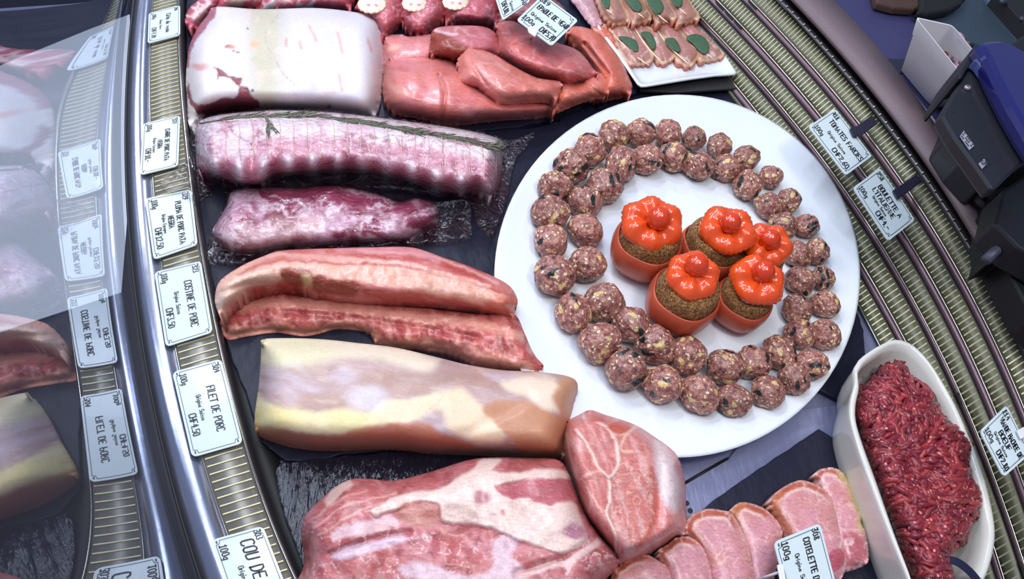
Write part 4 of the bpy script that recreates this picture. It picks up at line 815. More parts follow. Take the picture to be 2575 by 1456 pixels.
# ------------------------------------------------------------------ pale loin
fi_ol = [(667,852),(793,852),(905,863),(995,874),(1086,895),(1176,917),(1266,931),(1356,935),(1446,955),(1447,1016),(1438,1070),(1424,1115),(1410,1151),(1311,1151),(1221,1147),(1086,1141),(995,1131),(860,1134),(770,1130),(703,1116),(649,1090),(640,1052),(649,980),(655,913),(658,872)]
def filp(u, v):
    p = Paint(u, v, (184,152,150), 71, 8, 40); p.noise(80,.45,.7,(176,138,124),.85,.15,3).noise(50,.5,.75,(206,192,206),.7,.15,2.5,seed=4).noise(11,.55,.8,(216,190,176),.4,.2,5,seed=8)
    p.noise(22,.5,.7,(160,128,120),.5,.15,3.5,seed=12); p.poly([(655,845),(800,846),(1000,872),(1100,905),(1060,930),(960,905),(860,900),(760,912),(652,920)],(232,216,192),16,.9)
    p.poly([(640,985),(665,1005),(720,1032),(800,1035),(860,1028),(930,1035),(965,1010),(1050,998),(1098,985),(1095,1020),(1040,1060),(960,1068),(880,1080),(840,1090),(740,1088),(640,1064)],(230,212,170),8,.92)
    p.poly([(960,1010),(1050,1000),(1100,985),(1130,1010),(1080,1040),(1000,1060)],(232,202,172),10,.8).poly([(1090,990),(1160,978),(1210,1020),(1260,1075),(1262,1108),(1190,1108),(1130,1075),(1110,1030)],(234,206,174),12,.9)
    p.poly([(636,1062),(700,1080),(780,1092),(850,1092),(890,1078),(960,1068),(1070,1062),(1110,1085),(1160,1110),(1230,1128),(1320,1156),(1090,1150),(860,1145),(700,1125),(636,1095)],(184,112,88),7,.95)
    p.poly([(1215,1030),(1262,1005),(1350,1015),(1400,1050),(1442,1062),(1420,1130),(1405,1158),(1318,1156),(1292,1110),(1240,1062)],(190,128,92),7,.9)
    p.poly([(1392,985),(1412,958),(1450,952),(1450,1040),(1440,1068),(1402,1040)],(194,138,104),6,.9).poly([(1255,962),(1330,945),(1395,955),(1408,975),(1392,1000),(1400,1040),(1330,1000)],(236,212,188),10,.85)
    p.ell(720,880,120,45,(206,200,150),.6,.45).ell(690,1050,80,30,(222,202,120),.6,.5).ell(870,1055,60,28,(214,206,130),.6,.45)
    p.ell(925,1000,50,30,(214,206,216),.5,.7).line([(1115,995),(1060,1050),(1010,1066)],1,(180,150,160),1,.6)
    return p
tag(Lump(fi_ol,.058,zs1,70,.5,.003,120,71,grooves=[([(1100,1130),(1230,1060),(1330,1000)],18,.002)]).build('pork_loin',FAT,None,filp,4),'pale boneless pork loin with cream fat and brown lean side','pork loin')
# ------------------------------------------------------------------ pork neck
ne_ol = [(887,1204),(930,1204),(995,1208),(1086,1185),(1176,1157),(1243,1150),(1330,1152),(1401,1156),(1430,1190),(1470,1290),(1510,1350),(1553,1400),(1550,1430),(1510,1475),(1480,1560),(790,1560),(766,1408),(758,1340),(768,1297),(815,1248),(850,1220)]
def nekp(u, v):
    p = Paint(u, v, (186,98,98), 81, 9, 34); p.noise(60,.45,.7,(196,116,126),.8).noise(16,.5,.75,(206,136,134),.6,.6,3,seed=2).noise(24,.52,.7,(146,62,62),.6,seed=5)
    p.poly([(820,1262),(838,1224),(880,1208),(890,1218),(850,1250),(824,1275)],(232,190,180),5,.9)
    for q in ([(790,1330),(850,1285),(930,1255),(1000,1240)],[(800,1345),(880,1300),(960,1262)],[(780,1310),(840,1265),(920,1232)]): p.line(q,2.5,(220,160,150),2,.8)
    p.poly([(925,1290),(990,1250),(1100,1228),(1170,1190),(1215,1150),(1262,1152),(1240,1180),(1300,1190),(1360,1180),(1432,1186),(1440,1205),(1330,1205),(1248,1222),(1268,1246),(1330,1248),(1390,1264),(1440,1262),(1462,1300),(1475,1350),(1440,1385),(1390,1390),(1330,1370),(1270,1345),(1230,1330),(1170,1318),(1110,1310),(1105,1272),(1050,1262),(985,1288),(940,1300)],(232,200,190),5,.97,.002)
    p.poly([(1245,1222),(1330,1208),(1445,1206),(1452,1255),(1438,1250),(1400,1258),(1386,1272),(1345,1262),(1335,1248),(1290,1250),(1260,1244)],(184,96,106),3,.95,smooth=False).ell(1212,1250,22,15,(190,120,132),.3,.85).ell(1444,1334,30,20,(170,106,128),.3,.9)
    p.poly([(1000,1275),(1040,1268),(1100,1270),(1110,1300),(1085,1325),(1040,1322),(1005,1300)],(184,112,98),4,.9)
    p.poly([(826,1345),(860,1322),(930,1308),(980,1300),(1010,1315),(960,1335),(880,1348),(832,1360)],(226,190,196),5,.85)
    p.poly([(835,1400),(880,1372),(950,1355),(1010,1345),(1030,1355),(980,1375),(900,1396),(850,1412)],(220,196,214),6,.8)
    p.poly([(1245,1360),(1300,1352),(1290,1400),(1320,1430),(1270,1460),(1180,1470),(1020,1450),(1010,1420),(1080,1415),(1180,1450),(1240,1420)],(222,196,208),8,.75)
    p.poly([(1290,1455),(1340,1425),(1420,1410),(1500,1350),(1515,1362),(1440,1420),(1360,1440)],(228,196,192),5,.85)
    m = np.clip((p.v-1290)/60,0,1); n = fbm(p.u/26,p.v/26,88,3); p.mix((1-ss(.012,.035,np.abs(n-.5)))*m*.8*ss(.4,.6,fbm(u/60,v/60,99)),(230,190,192))
    p.ell(955,1325,18,6,(226,150,132),.4,.4).ell(1262,1290,6,8,(206,120,110),.5); return p
tag(Lump(ne_ol,.070,.0062,75,.5,.006,90,81,grooves=[([(830,1395),(950,1352),(1030,1340)],8,.004),([(1490,1350),(1420,1400),(1300,1440)],8,.004)]).build('pork_neck',MEAT,None,nekp,4),'large marbled pork neck joint with white fat on wet slate, lowest in the case','pork neck')
# sliced neck block in front of the platter
co_ol = [(1484,1031),(1519,1042),(1592,1066),(1645,1098),(1700,1142),(1721,1203),(1725,1270),(1726,1335),(1704,1352),(1645,1390),(1600,1408),(1554,1419),(1540,1388),(1515,1363),(1470,1300),(1448,1238),(1421,1157),(1414,1105),(1424,1063),(1456,1043)]
def cop(u, v):
    p = Paint(u, v, (200,114,108), 91, 5, 30); p.noise(40,.45,.7,(206,124,118),.8).noise(12,.5,.75,(220,150,142),.5,1.2,3,seed=3)
    p.poly([(1560,1055),(1645,1098),(1705,1145),(1728,1210),(1730,1335),(1700,1352),(1690,1300),(1660,1260),(1648,1190),(1630,1130),(1590,1085)],(206,140,140),10,.9)
    p.poly([(1650,1110),(1690,1160),(1710,1230),(1700,1290),(1670,1260),(1648,1200)],(222,204,206),12,.85); p.noise(9,.5,.7,(228,196,196),.35,1.2,6,seed=9)
    p.line([(1470,1048),(1520,1068),(1545,1100),(1556,1150),(1552,1180),(1535,1200)],4,(232,196,184),3,.95,.001)
    p.line([(1448,1082),(1480,1125),(1511,1180),(1532,1200),(1535,1240),(1530,1290),(1545,1340),(1550,1400)],3.6,(232,196,184),2.5,.95,.001)
    p.line([(1425,1090),(1435,1150),(1455,1205),(1470,1195),(1511,1182)],3,(228,180,170),2.5,.8); p.line([(1600,1070),(1570,1100),(1560,1130),(1590,1135)],3.5,(232,186,168),3,.8)
    p.line([(1640,1180),(1652,1240),(1640,1320),(1600,1385)],6,(196,84,56),6,.7)
    p.ell(1558,1075,30,17,(196,96,80),.15).ell(1500,1048,26,13,(190,88,76),.2,.9); p.line([(1528,1080),(1558,1094),(1590,1078)],2,(232,196,184),2,.7)
    m = inside(p.u,p.v,[(1545,1140),(1640,1150),(1645,1300),(1600,1390),(1540,1350)]); n = fbm(p.u/16,p.v/20,97,3); p.mix(m*(1-ss(.015,.05,np.abs(n-.52)))*.75,(232,180,164)); p.line([(1418,1075),(1418,1110),(1426,1158),(1452,1236),(1474,1300),(1516,1360),(1540,1386),(1552,1414)],4,(222,160,148),2,.9).line([(1460,1200),(1485,1240),(1480,1290)],2,(228,176,164),1.5,.8).line([(1535,1200),(1600,1190),(1648,1215)],1.8,(228,176,164),1.5,.6).line([(1530,1290),(1500,1270),(1470,1210)],2,(228,176,164),1.5,.7); p.line([(1555,1415),(1600,1395),(1700,1330)],3,(226,170,160),2,.7); return p
tag(Lump(co_ol,.060,.006,30,.5,.003,70,91,grad=(-.00006,0),grooves=[([(1650,1100),(1660,1200),(1650,1320)],16,.004)]).build('pork_neck_cut',MEAT,None,cop,3.5),'thick cut end of pork neck with white fat lines, leaning by the platter','pork neck')
# ------------------------------------------------------------------ chops
chs = [([(2078,1176),(2116,1185),(2144,1227),(2167,1287),(2166,1315),(2179,1343),(2185,1402),(2172,1423),(2127,1434),(2105,1400),(2080,1330),(2050,1203)],.014,'pork chop farthest right, with a yellowish rind against the beef dish',(2118,1245),1),
 ([(1935,1268),(1945,1245),(1966,1227),(1995,1212),(2022,1208),(2064,1224),(2099,1257),(2115,1315),(2130,1384),(2127,1428),(2110,1462),(2060,1500),(2010,1440),(1994,1384),(1973,1343),(1952,1300)],.022,'large pork chop partly under the pork chop price tag',(2040,1300),2),
 ([(1837,1290),(1854,1266),(1882,1264),(1924,1280),(1959,1315),(1968,1350),(1956,1419),(1930,1500),(1890,1500),(1870,1400),(1855,1340)],.012,'pork chop to the left of the pork chop price tag',(1900,1350),3),
 ([(1723,1335),(1735,1299),(1760,1285),(1784,1279),(1815,1283),(1840,1292),(1868,1336),(1889,1395),(1898,1460),(1890,1530),(1800,1530),(1780,1430),(1750,1370)],.020,'pork chop with a red rim, beside the cut neck end',(1820,1370),4),
 ([(1655,1390),(1680,1368),(1705,1350),(1742,1353),(1774,1388),(1792,1460),(1790,1530),(1690,1530),(1680,1450)],.024,'pork chop in the lower middle below the cut neck end',(1730,1410),5),
 ([(1540,1440),(1555,1424),(1582,1405),(1627,1395),(1666,1416),(1694,1430),(1702,1470),(1690,1530),(1535,1530)],.018,'pork chop lowest and leftmost of the row, cut by the bottom edge',(1620,1440),6)]
for ol, th, lb, c, sd in chs:
    def chp(u, v, sd=sd, c=c, ol=ol):
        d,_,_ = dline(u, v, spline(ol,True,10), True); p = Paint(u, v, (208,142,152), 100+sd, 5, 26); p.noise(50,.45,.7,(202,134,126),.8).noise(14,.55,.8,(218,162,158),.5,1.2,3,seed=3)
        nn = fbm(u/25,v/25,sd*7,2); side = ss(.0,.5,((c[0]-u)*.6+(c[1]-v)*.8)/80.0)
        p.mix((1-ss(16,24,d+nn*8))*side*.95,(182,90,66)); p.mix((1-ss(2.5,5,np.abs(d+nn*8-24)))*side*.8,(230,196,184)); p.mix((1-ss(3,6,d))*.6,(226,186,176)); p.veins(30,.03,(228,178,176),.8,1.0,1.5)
        if sd == 1: p.line([(2112,1186),(2140,1230),(2162,1290),(2168,1330)],9,(206,178,116),4,.9); p.poly([(2110,1350),(2150,1340),(2180,1380),(2170,1420),(2120,1425)],(180,84,96),5,.8); p.veins(20,.08,(230,190,190),.8)
        if sd == 2: p.line([(2100,1262),(2112,1315),(2118,1360),(2090,1420)],3,(232,200,190),2,.9); p.poly([(2085,1395),(2110,1375),(2126,1390),(2120,1420),(2095,1440)],(178,72,90),4,.9); p.poly([(1936,1268),(1960,1235),(1975,1240),(1965,1290),(1990,1330),(1992,1375),(1965,1330)],(186,106,70),4,.8)
        if sd == 3: p.poly([(1836,1290),(1856,1264),(1880,1264),(1862,1285),(1855,1300)],(184,110,64),3,.9)
        return p
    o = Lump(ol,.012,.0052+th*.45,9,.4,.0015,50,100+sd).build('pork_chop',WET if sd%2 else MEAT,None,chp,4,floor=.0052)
    tag(o, lb, 'pork chop', 'overlapping pork chops')
# ================================================================== SALTIMBOCCA PLATE
pl_px = [(1425,-40),(1441,-10),(1500,64),(1539,121),(1575,170),(1603,211),(1612,217),(1625,217),(1680,208),(1735,199),(1800,190),(1848,187),(1853,182),(1846,172),(1800,100),(1760,42),(1715,-30),(1700,-50)]
def dishslab(name, px, mat, z0, z1, lip=.006, inner=.006):
    pts = [P(x,y,z1) for x,y in px]; c = sum(pts, Vector())/len(pts); vs, fs = [], []; n = len(pts)
    def ring(k, z, off):
        for i,p in enumerate(pts):
            d = (c-p); d.z = 0; d.normalize(); q = p+d*off; vs.append((q.x,q.y,z))
    prof = [(0,z1),(.003,z1+.0006),(lip,z1-.0005),(lip+.006,z1-inner*.8),(lip+.02,z1-inner)]
    for o_, z in prof: ring(0,z,o_)
    vs.append((c.x,c.y,z1-inner)); ci = len(vs)-1
    b0 = len(vs); ring(0,z1-.002,.0); ring(0,z0,.012)
    for j in range(4):
        for i in range(n): fs.append([j*n+i, j*n+(i+1)%n, (j+1)*n+(i+1)%n, (j+1)*n+i])
    for i in range(n):
        fs.append([4*n+i, 4*n+(i+1)%n, ci]); fs.append([i, b0+i, b0+(i+1)%n, (i+1)%n]); fs.append([b0+i, b0+n+i, b0+n+(i+1)%n, b0+(i+1)%n])
    fs.append([b0+n+i for i in range(n)])
    return recalc(mesh(name, vs, fs, mat))
sp = dishslab('square_plate', pl_px, PORC, .0135, .024)
tag(sp, 'white square porcelain plate of ham-wrapped veal rolls with sage', 'plate')
LEAF = plain('sage_leaf',(62,92,66),.65,noise=.25,nsc=260,bmp=.0008); WOOD = plain('toothpick_wood',(236,212,182),.6)
sal = [([(1513,63),(1539,88),(1550,121),(1575,158),(1597,166),(1625,163),(1644,150),(1640,128),(1616,93),(1588,66),(1550,57)],[(1556,92),(1580,93),(1600,103),(1606,122),(1600,130),(1588,124),(1572,108)],(1541,84,1633,165),.011,'first from the left in the front row'),
 ([(1578,62),(1604,93),(1632,134),(1645,152),(1662,163),(1683,157),(1699,138),(1683,112),(1646,72),(1606,57)],[(1611,82),(1632,80),(1643,92),(1650,112),(1645,124),(1636,118),(1626,100)],(1594,68,1668,160),.009,'second from the left in the front row'),
 ([(1636,66),(1672,103),(1694,149),(1716,166),(1734,170),(1750,157),(1764,130),(1739,104),(1702,62),(1668,53)],[(1672,99),(1693,95),(1705,108),(1712,128),(1700,128),(1683,115)],(1654,78,1734,162),.011,'third from the left in the front row'),
 ([(1700,60),(1726,97),(1752,149),(1774,157),(1808,150),(1825,134),(1804,104),(1766,66),(1737,52)],[(1726,93),(1750,85),(1775,97),(1784,120),(1777,135),(1762,130),(1743,110)],(1725,79,1792,147),.009,'fourth from the left in the front row'),
 ([(1495,-30),(1508,28),(1536,62),(1578,60),(1586,47),(1571,12),(1550,-30)],[(1508,-14),(1530,-12),(1534,12),(1528,21),(1517,12)],(1505,-10,1541,36),.018,'first from the left in the back row'),
 ([(1552,-30),(1584,55),(1616,60),(1641,44),(1627,8),(1606,-30)],[(1568,-12),(1594,-9),(1612,9),(1614,25),(1600,28),(1584,14)],(1575,-8,1620,45),.016,'second from the left in the back row'),
 ([(1612,-30),(1644,54),(1683,55),(1704,40),(1683,-2),(1668,-30)],[(1623,-12),(1650,-9),(1666,8),(1669,22),(1655,35),(1640,24)],(1622,-5,1681,58),.018,'third from the left in the back row'),
 ([(1666,-30),(1696,52),(1718,62),(1746,55),(1762,39),(1738,-4),(1722,-30)],[(1686,-18),(1712,-12),(1716,9),(1705,18),(1693,8)],(1690,-12,1727,37),.016,'rightmost in the back row')]
def hamp(u, v, sd, ol):
    d,_,_ = dline(u, v, spline(ol,True,8), True); p = Paint(u, v, (178,124,112), 200+sd, 5, 16); p.noise(30,.42,.7,(168,118,84),.8,.9,2).noise(14,.5,.75,(196,120,128),.6,.9,3,seed=2).veins(22,.05,(222,190,184),.9,.9,2)
    p.mix((1-ss(3.0,5.5,np.abs(d-4)))*.8,(216,184,150)); p.mix((1-ss(1,3,d))*.8,(196,98,82)); return p
for i,(ol,lf,(x0,y0,x1,y1),hh,lb) in enumerate(sal):
    root = empty('veal_roll', P(ol[0][0]+40,ol[0][1]+40,.018), 'ham roll with sage leaf, '+lb.replace('from the left ','')+' of the square plate', 'veal roll', 'ham-wrapped veal rolls on the square plate')
    z0 = .0185+(.006 if i > 3 else 0)
    L = Lump(ol, hh, z0, 9, .4, .002, 26, 200+i); L.build('ham_slice', MEAT, root, lambda u,v,i=i,ol=ol: hamp(u,v,i,ol), 3)
    Lump(lf, .0022, z0+hh+.0006, 8, .3, .0008, 20, i).build('sage_leaf', LEAF, root, None, 3)
    zt_ = z0+hh+.0022
    a,b = P(x0,y0,zt_-.001), P(x1,y1,zt_); mid = P((x0+x1)/2,(y0+y1)/2,zt_-.003)
    r_ = [a.lerp(b,t) for t in np.linspace(0,1,8)]
    for k,q in enumerate(r_): q.z -= .0035*math.sin(math.pi*k/7)
    vs, fs = tubes([r_],[[.0003,.0009,.001,.001,.001,.001,.0009,.0003]],6); mesh('toothpick', vs, fs, WOOD, root)
for ol,c,lb,z in (([(1430,-20),(1457,28),(1485,61),(1509,65),(1512,47),(1480,-20)],(196,150,160),'loose ham-covered veal slice at the left corner of the square plate',.0185),
    ([(1488,62),(1500,88),(1530,112),(1551,124),(1545,92),(1518,62)],(206,104,84),'orange-red end of a veal slice showing at the left plate edge',.0185),
    ([(1690,60),(1720,64),(1750,53),(1754,75),(1738,83),(1705,76)],(170,84,90),'dark red veal end between the two rows on the square plate',.0185)):
    o = Lump(ol,.009,z,8,.4,.001,20,7).build('veal_slice',MEAT,None,lambda u,v,c=c:Paint(u,v,c,9,4,14).noise(12,.45,.7,(c[0]-20,c[1]-20,c[2]-20),.7).veins(16,.05,(224,180,176),.7),3)
    tag(o, lb, 'veal slice')
# ================================================================== DISH OF MINCE
rim = [(2150,925),(2162,905),(2185,886),(2218,866),(2250,854),(2285,862),(2310,880),(2335,908),(2362,948),(2400,1015),(2440,1105),(2470,1185),(2490,1260),(2501,1325),(2499,1375),(2484,1434),(2462,1480),(2430,1520),(2380,1550),(2330,1545),(2300,1500),(2283,1452),(2240,1345),(2190,1212),(2158,1120),(2140,1050),(2141,1005),(2151,965)]
ZR = .050
rp = spline(rim, True, 12); RW_ = [P(x,y,ZR) for x,y in rp]; dc = sum(RW_, Vector())/len(RW_); n = len(RW_)
vs, fs = [], []
def drg(k, z, push=0):
    for p in RW_:
        d = Vector((p.x-dc.x, p.y-dc.y, 0)); L_ = d.length; q = dc+d*k-d.normalized()*push; vs.append((q.x,q.y,z))
for k, z, pu in ((1,ZR-.002,-.0006),(1,ZR,0),(1,ZR+.0006,.0025),(1,ZR-.0004,.0052),(.97,ZR-.008,.005),(.93,.022,.005),(.88,.012,.006),(.78,.0085,.006)): drg(k,z,pu)
vs.append((dc.x,dc.y,.0085)); ci = len(vs)-1; b0 = len(vs)
for k, z, pu in ((.985,ZR-.008,0),(.95,.022,0),(.90,.008,0),(.84,.0005,0)): drg(k,z,pu)
for j in range(7):
    for i in range(n): fs.append([j*n+i, j*n+(i+1)%n, (j+1)*n+(i+1)%n, (j+1)*n+i])
for i in range(n): fs.append([7*n+i, 7*n+(i+1)%n, ci]); fs.append([i, b0+i, b0+(i+1)%n, (i+1)%n])
for j in range(3):
    for i in range(n): fs.append([b0+j*n+i, b0+(j+1)*n+i, b0+(j+1)*n+(i+1)%n, b0+j*n+(i+1)%n])
fs.append([b0+3*n+i for i in range(n)])
dish = recalc(mesh('serving_dish', vs, fs, DISHM)); tag(dish, 'deep white oblong porcelain dish with a lug handle, heaped with minced beef', 'dish')
mince_ol = [(2155,1000),(2165,975),(2190,948),(2215,925),(2245,912),(2268,911),(2295,950),(2325,968),(2352,992),(2367,1041),(2395,1062),(2425,1083),(2444,1121),(2440,1202),(2462,1220),(2476,1244),(2467,1278),(2455,1300),(2440,1320),(2432,1362),(2405,1380),(2383,1393),(2395,1425),(2400,1456),(2390,1520),(2320,1520),(2297,1452),(2252,1345),(2203,1212),(2170,1120),(2152,1050)]
MIN = Lump(mince_ol,.040,.014,60,.75,.005,50,301)
mcol = [(134,38,50),(148,48,56),(112,28,42),(158,56,60),(124,36,52)]
root_vs, root_fs, root_c = [], [], []
def mincem():
    m, nt, b = nmat('minced_beef'); at = nd(nt,'ShaderNodeAttribute', _attribute_name='Col'); tc = nd(nt,'ShaderNodeTexCoord')
    vo = nd(nt,'ShaderNodeTexVoronoi', Scale=330.0); nt.links.new(tc.outputs['Object'], vo.inputs['Vector']); sp_ = nd(nt,'ShaderNodeSeparateColor'); nt.links.new(vo.outputs['Color'], sp_.inputs[0])
    g = nd(nt,'ShaderNodeMath', _operation='LESS_THAN'); g.inputs[1].default_value=.15; nt.links.new(sp_.outputs[0], g.inputs[0])
    l2 = nd(nt,'ShaderNodeMath', _operation='LESS_THAN'); l2.inputs[1].default_value=.38; nt.links.new(vo.outputs['Distance'], l2.inputs[0]); mu = nd(nt,'ShaderNodeMath', _operation='MULTIPLY'); nt.links.new(g.outputs[0],mu.inputs[0]); nt.links.new(l2.outputs[0],mu.inputs[1])
    mx = nd(nt,'ShaderNodeMix', _data_type='RGBA'); nt.links.new(mu.outputs[0], mx.inputs[0]); nt.links.new(at.outputs['Color'], mx.inputs[6]); mx.inputs[7].default_value = lin((214,128,124)); nt.links.new(mx.outputs[2], b.inputs['Base Color'])
    n_ = nd(nt,'ShaderNodeTexNoise', Scale=500.0, Detail=3.0); nt.links.new(tc.outputs['Object'], n_.inputs['Vector']); bump(nt,b,n_.outputs['Fac'],.8,.0012)
    b.inputs['Roughness'].default_value=.4; b.inputs['Coat Weight'].default_value=.25; return m
MINM = mincem()
base_l = MIN.build('minced_beef', MINM, None, lambda u,v: Paint(u,v,(96,24,34),5), 6)
tag(base_l, 'dark red minced beef heaped in strands in the deep white dish', 'minced beef', None, 'stuff')
rs = random.Random(11); olp = spline(mince_ol, True, 10); mn_, mx_ = olp.min(0), olp.max(0); paths, rad, cols = [], [], []
cand = np.array([(rs.uniform(mn_[0],mx_[0]), rs.uniform(mn_[1],mx_[1])) for _ in range(5200)]); cand = cand[inside(cand[:,0],cand[:,1],olp)]
for cx_, cy_ in cand[:2300]:
    L_ = rs.choice((3,4,5,6,8,10)); a0_ = 2*math.pi*float(fbm(np.array([cx_/110.]),np.array([cy_/110.]),5,2)[0])*1.6+1.0+rs.uniform(-.7,.7); pp = []; x,y = cx_,cy_; curv = rs.uniform(-.16,.16); dz = rs.uniform(-.001,.0045)
    for k in range(L_+2): pp.append((x,y)); x += math.cos(a0_)*6.5; y += math.sin(a0_)*6.5; a0_ += curv+rs.uniform(-.15,.15)
    a_ = np.array(pp); ok = inside(a_[:,0],a_[:,1],olp)
    if ok.sum() < len(pp)-1: continue
    hh = MIN.h(a_[:,0],a_[:,1]); r0 = rs.uniform(.0017,.0025)
    pts = [P(a_[k][0],a_[k][1],hh[k]+dz*math.sin(math.pi*(k+.5)/len(pp))) for k in range(len(pp))]
    paths.append(pts); rad.append([r0*.5]+[r0*(1+rs.uniform(-.12,.12)) for _ in range(len(pp)-2)]+[r0*.5]); cols += [np.array(linA(rs.choice(mcol)))*rs.uniform(.8,1.15)]*(len(pp)*7)
vs, fs = tubes(paths, rad, 7); mesh('strands', vs, fs, MINM, base_l, True, np.clip(np.array(cols),0,1)); base_l.children[0]['kind'] = 'stuff'
base_l.children[0].matrix_parent_inverse = Matrix.Identity(4)
SPOON = plain('spoon_steel',(62,64,92),.25,.8)
sr = resample([(2375,1408),(2400,1410),(2425,1425),(2450,1450),(2478,1490),(2490,1530)], 14); vs, fs = [], []
for i,(x,y) in enumerate(sr):
    t = sr[min(i+1,13)]-sr[max(i-1,0)]; t = t/np.linalg.norm(t); nn = np.array([-t[1],t[0]])*10; z = .046+i*.0012
    for s_,dzz in ((1,0),(1,.0016),(-1,.0016),(-1,0)): vs.append(P(x+nn[0]*s_, y+nn[1]*s_, z+dzz))
for i in range(13):
    for k in range(4): fs.append([i*4+k, i*4+(k+1)%4, (i+1)*4+(k+1)%4, (i+1)*4+k])
fs += [[0,1,2,3],[55,54,53,52]]
sp_o = recalc(mesh('serving_spoon', vs, fs, SPOON, None, False)); tag(sp_o, 'dark steel spoon handle sticking out of the minced beef dish', 'spoon')
# ================================================================== WHITE TUB
zc_ = .0995
def loft(name, loops, mat, parent=None, cap0=True, cap1=False, smooth=True):
    n = len(loops[0]); vs = [p for l in loops for p in l]; fs = []
    for j in range(len(loops)-1):
        for i in range(n): fs.append([j*n+i, j*n+(i+1)%n, (j+1)*n+(i+1)%n, (j+1)*n+i])
    if cap0: fs.append(list(range(n))[::-1])
    if cap1: fs.append([(len(loops)-1)*n+i for i in range(n)])
    return recalc(mesh(name, vs, fs, mat, parent, smooth))
def rrect(pts, r=.18, k=4):
    out = []; n = len(pts)
    for i in range(n):
        a, b, c = Vector(pts[i-1]), Vector(pts[i]), Vector(pts[(i+1)%n]); p0 = b.lerp(a, r); p1 = b.lerp(c, r)
        for t in np.linspace(0,1,k+1): out.append(p0*(1-t)**2+b*2*t*(1-t)+p1*t*t)
    return out
topq = [P(x,y,.185) for x,y in ((2301,42),(2396,63),(2512,205),(2414,182))]
botq = [P(x,y,zc_+.0015) for x,y in ((2261,172),(2352,190),(2450,275),(2341,268))]
A_, B_ = rrect(topq,.10), rrect(botq,.14); ctt = sum(A_,Vector())/len(A_); ctb = sum(B_,Vector())/len(B_)
def ins(l, c, k): return [c.lerp(p,k) for p in l]
TUBM = plain('tub_plastic',(214,212,216),.4,noise=.03)
mid = [b.lerp(a,.72) for a,b in zip(A_,B_)]; cm = sum(mid,Vector())/len(mid)
tub = loft('plastic_tub', [B_, ins([b.lerp(a,.70) for a,b in zip(A_,B_)],cm,.975), ins(mid,cm,1.0), A_, ins(A_,ctt,.955), ins([b.lerp(a,.15) for a,b in zip(A_,B_)],ctb.lerp(ctt,.15),.90)], TUBM, None, True, True)
bevel(tub,.001); tag(tub, 'tapered white plastic tub of meat scraps standing on the blue-grey counter', 'tub')
for ol,c,hm,lb in (([(2330,72),(2352,70),(2372,90),(2385,120),(2402,128),(2398,142),(2372,130),(2350,105),(2334,88)],(176,74,62),.016,'red strip of meat along the front wall inside the white tub'),
    ([(2394,76),(2410,78),(2426,92),(2422,108),(2408,122),(2408,138),(2420,152),(2412,168),(2400,150),(2386,128),(2380,105),(2385,88)],(218,170,196),.022,'pale pink piece of poultry inside the white tub'),
    ([(2416,112),(2432,100),(2442,118),(2438,145),(2420,165),(2408,150),(2410,128)],(120,72,48),.018,'brown glazed meat scrap at the right of the white tub'),
    ([(2360,78),(2378,70),(2384,90),(2382,102),(2366,98)],(190,186,216),.012,'folded white paper piece against the back of the white tub')):
    o = Lump(ol,hm,.143,10,.4,.003,20,9).build('meat_scrap',WET,None,lambda u,v,c=c:Paint(u,v,c,3,5,12).noise(10,.5,.7,(max(c[0]-30,0),max(c[1]-30,0),max(c[2]-30,0)),.7),3,floor=.141); tag(o, lb, 'meat scrap')
# ================================================================== SCALE
BLK = plain('scale_case',(17,19,28),.5,noise=.08,nsc=200); BLU = plain('scale_hood',(18,18,84),.3,coat=.5); BLU2 = plain('scale_edge',(62,72,118),.35)
scale = empty('counter_scale', P(2480,350,zc_), 'dark electronic counter scale with a glossy blue hood beside the white tub', 'scale')
slab('rear_panel', [(2446,158),(2436,172),(2372,280),(2369,292),(2400,345),(2442,402),(2490,470),(2496,476),(2510,470),(2562,418),(2680,330),(2640,250),(2530,240),(2458,150)], .232, .012, BLK, scale, .003)
slab('scale_body', [(2540,110),(2500,210),(2545,270),(2610,330),(2760,300),(2850,230),(2750,100),(2600,70)], .203, .1015, BLK, scale, .003)
slab('hood', [(2480,140),(2475,134),(2459,106),(2480,99),(2510,97),(2540,102),(2572,120),(2700,200),(2760,330),(2640,420),(2584,335),(2540,262),(2500,185)], .250, .018, BLU, scale, .006)
slab('hood_band', [(2449,150),(2462,143),(2479,141),(2500,178),(2545,258),(2600,345),(2580,330),(2530,262),(2490,195),(2462,158)], .2425, .009, BLU2, scale, .001)
slab('side_cap', [(2449,152),(2428,180),(2420,196),(2413,196),(2411,184),(2440,130),(2458,106),(2462,112),(2478,138),(2468,142)], .236, .05, BLK, scale, .002)
SCR = plain('screw_head',(170,160,160),.35,.7)
for x,y in ((2433,220),(2550,339)):
    c = P(x,y,.2335); r = 8*pxm(x,y,.233); vs = [Vector((c.x+r*k*math.cos(a), c.y+r*k*math.sin(a), c.z+dz)) for k,dz in ((1,-.001),(1,.0005),(.8,.0012),(.35,.0012),(.3,.0)) for a in np.linspace(0,2*math.pi,20,endpoint=False)]
    fs = [[j*20+i, j*20+(i+1)%20, (j+1)*20+(i+1)%20, (j+1)*20+i] for j in range(4) for i in range(20)]; s_ = recalc(mesh('screw', vs, fs, SCR, scale)); 
    sq = [c+Vector((r*.3*math.cos(a), r*.3*math.sin(a), .0013)) for a in np.linspace(0,2*math.pi,6,endpoint=False)]; mesh('socket', sq, [list(range(6))], RUBBER, s_, False)
for x,y in ((2458,188),(2399,279),(2562,327),(2492,410)):
    c = P(x,y,.2332); r = 2.6*pxm(x,y,.233); mesh('vent_hole', [Vector((c.x+r*math.cos(a), c.y+r*math.sin(a), c.z)) for a in np.linspace(0,2*math.pi,10,endpoint=False)], [list(range(10))], RUBBER, scale, False)
LBL = plain('printed_label',(132,132,146),.5)
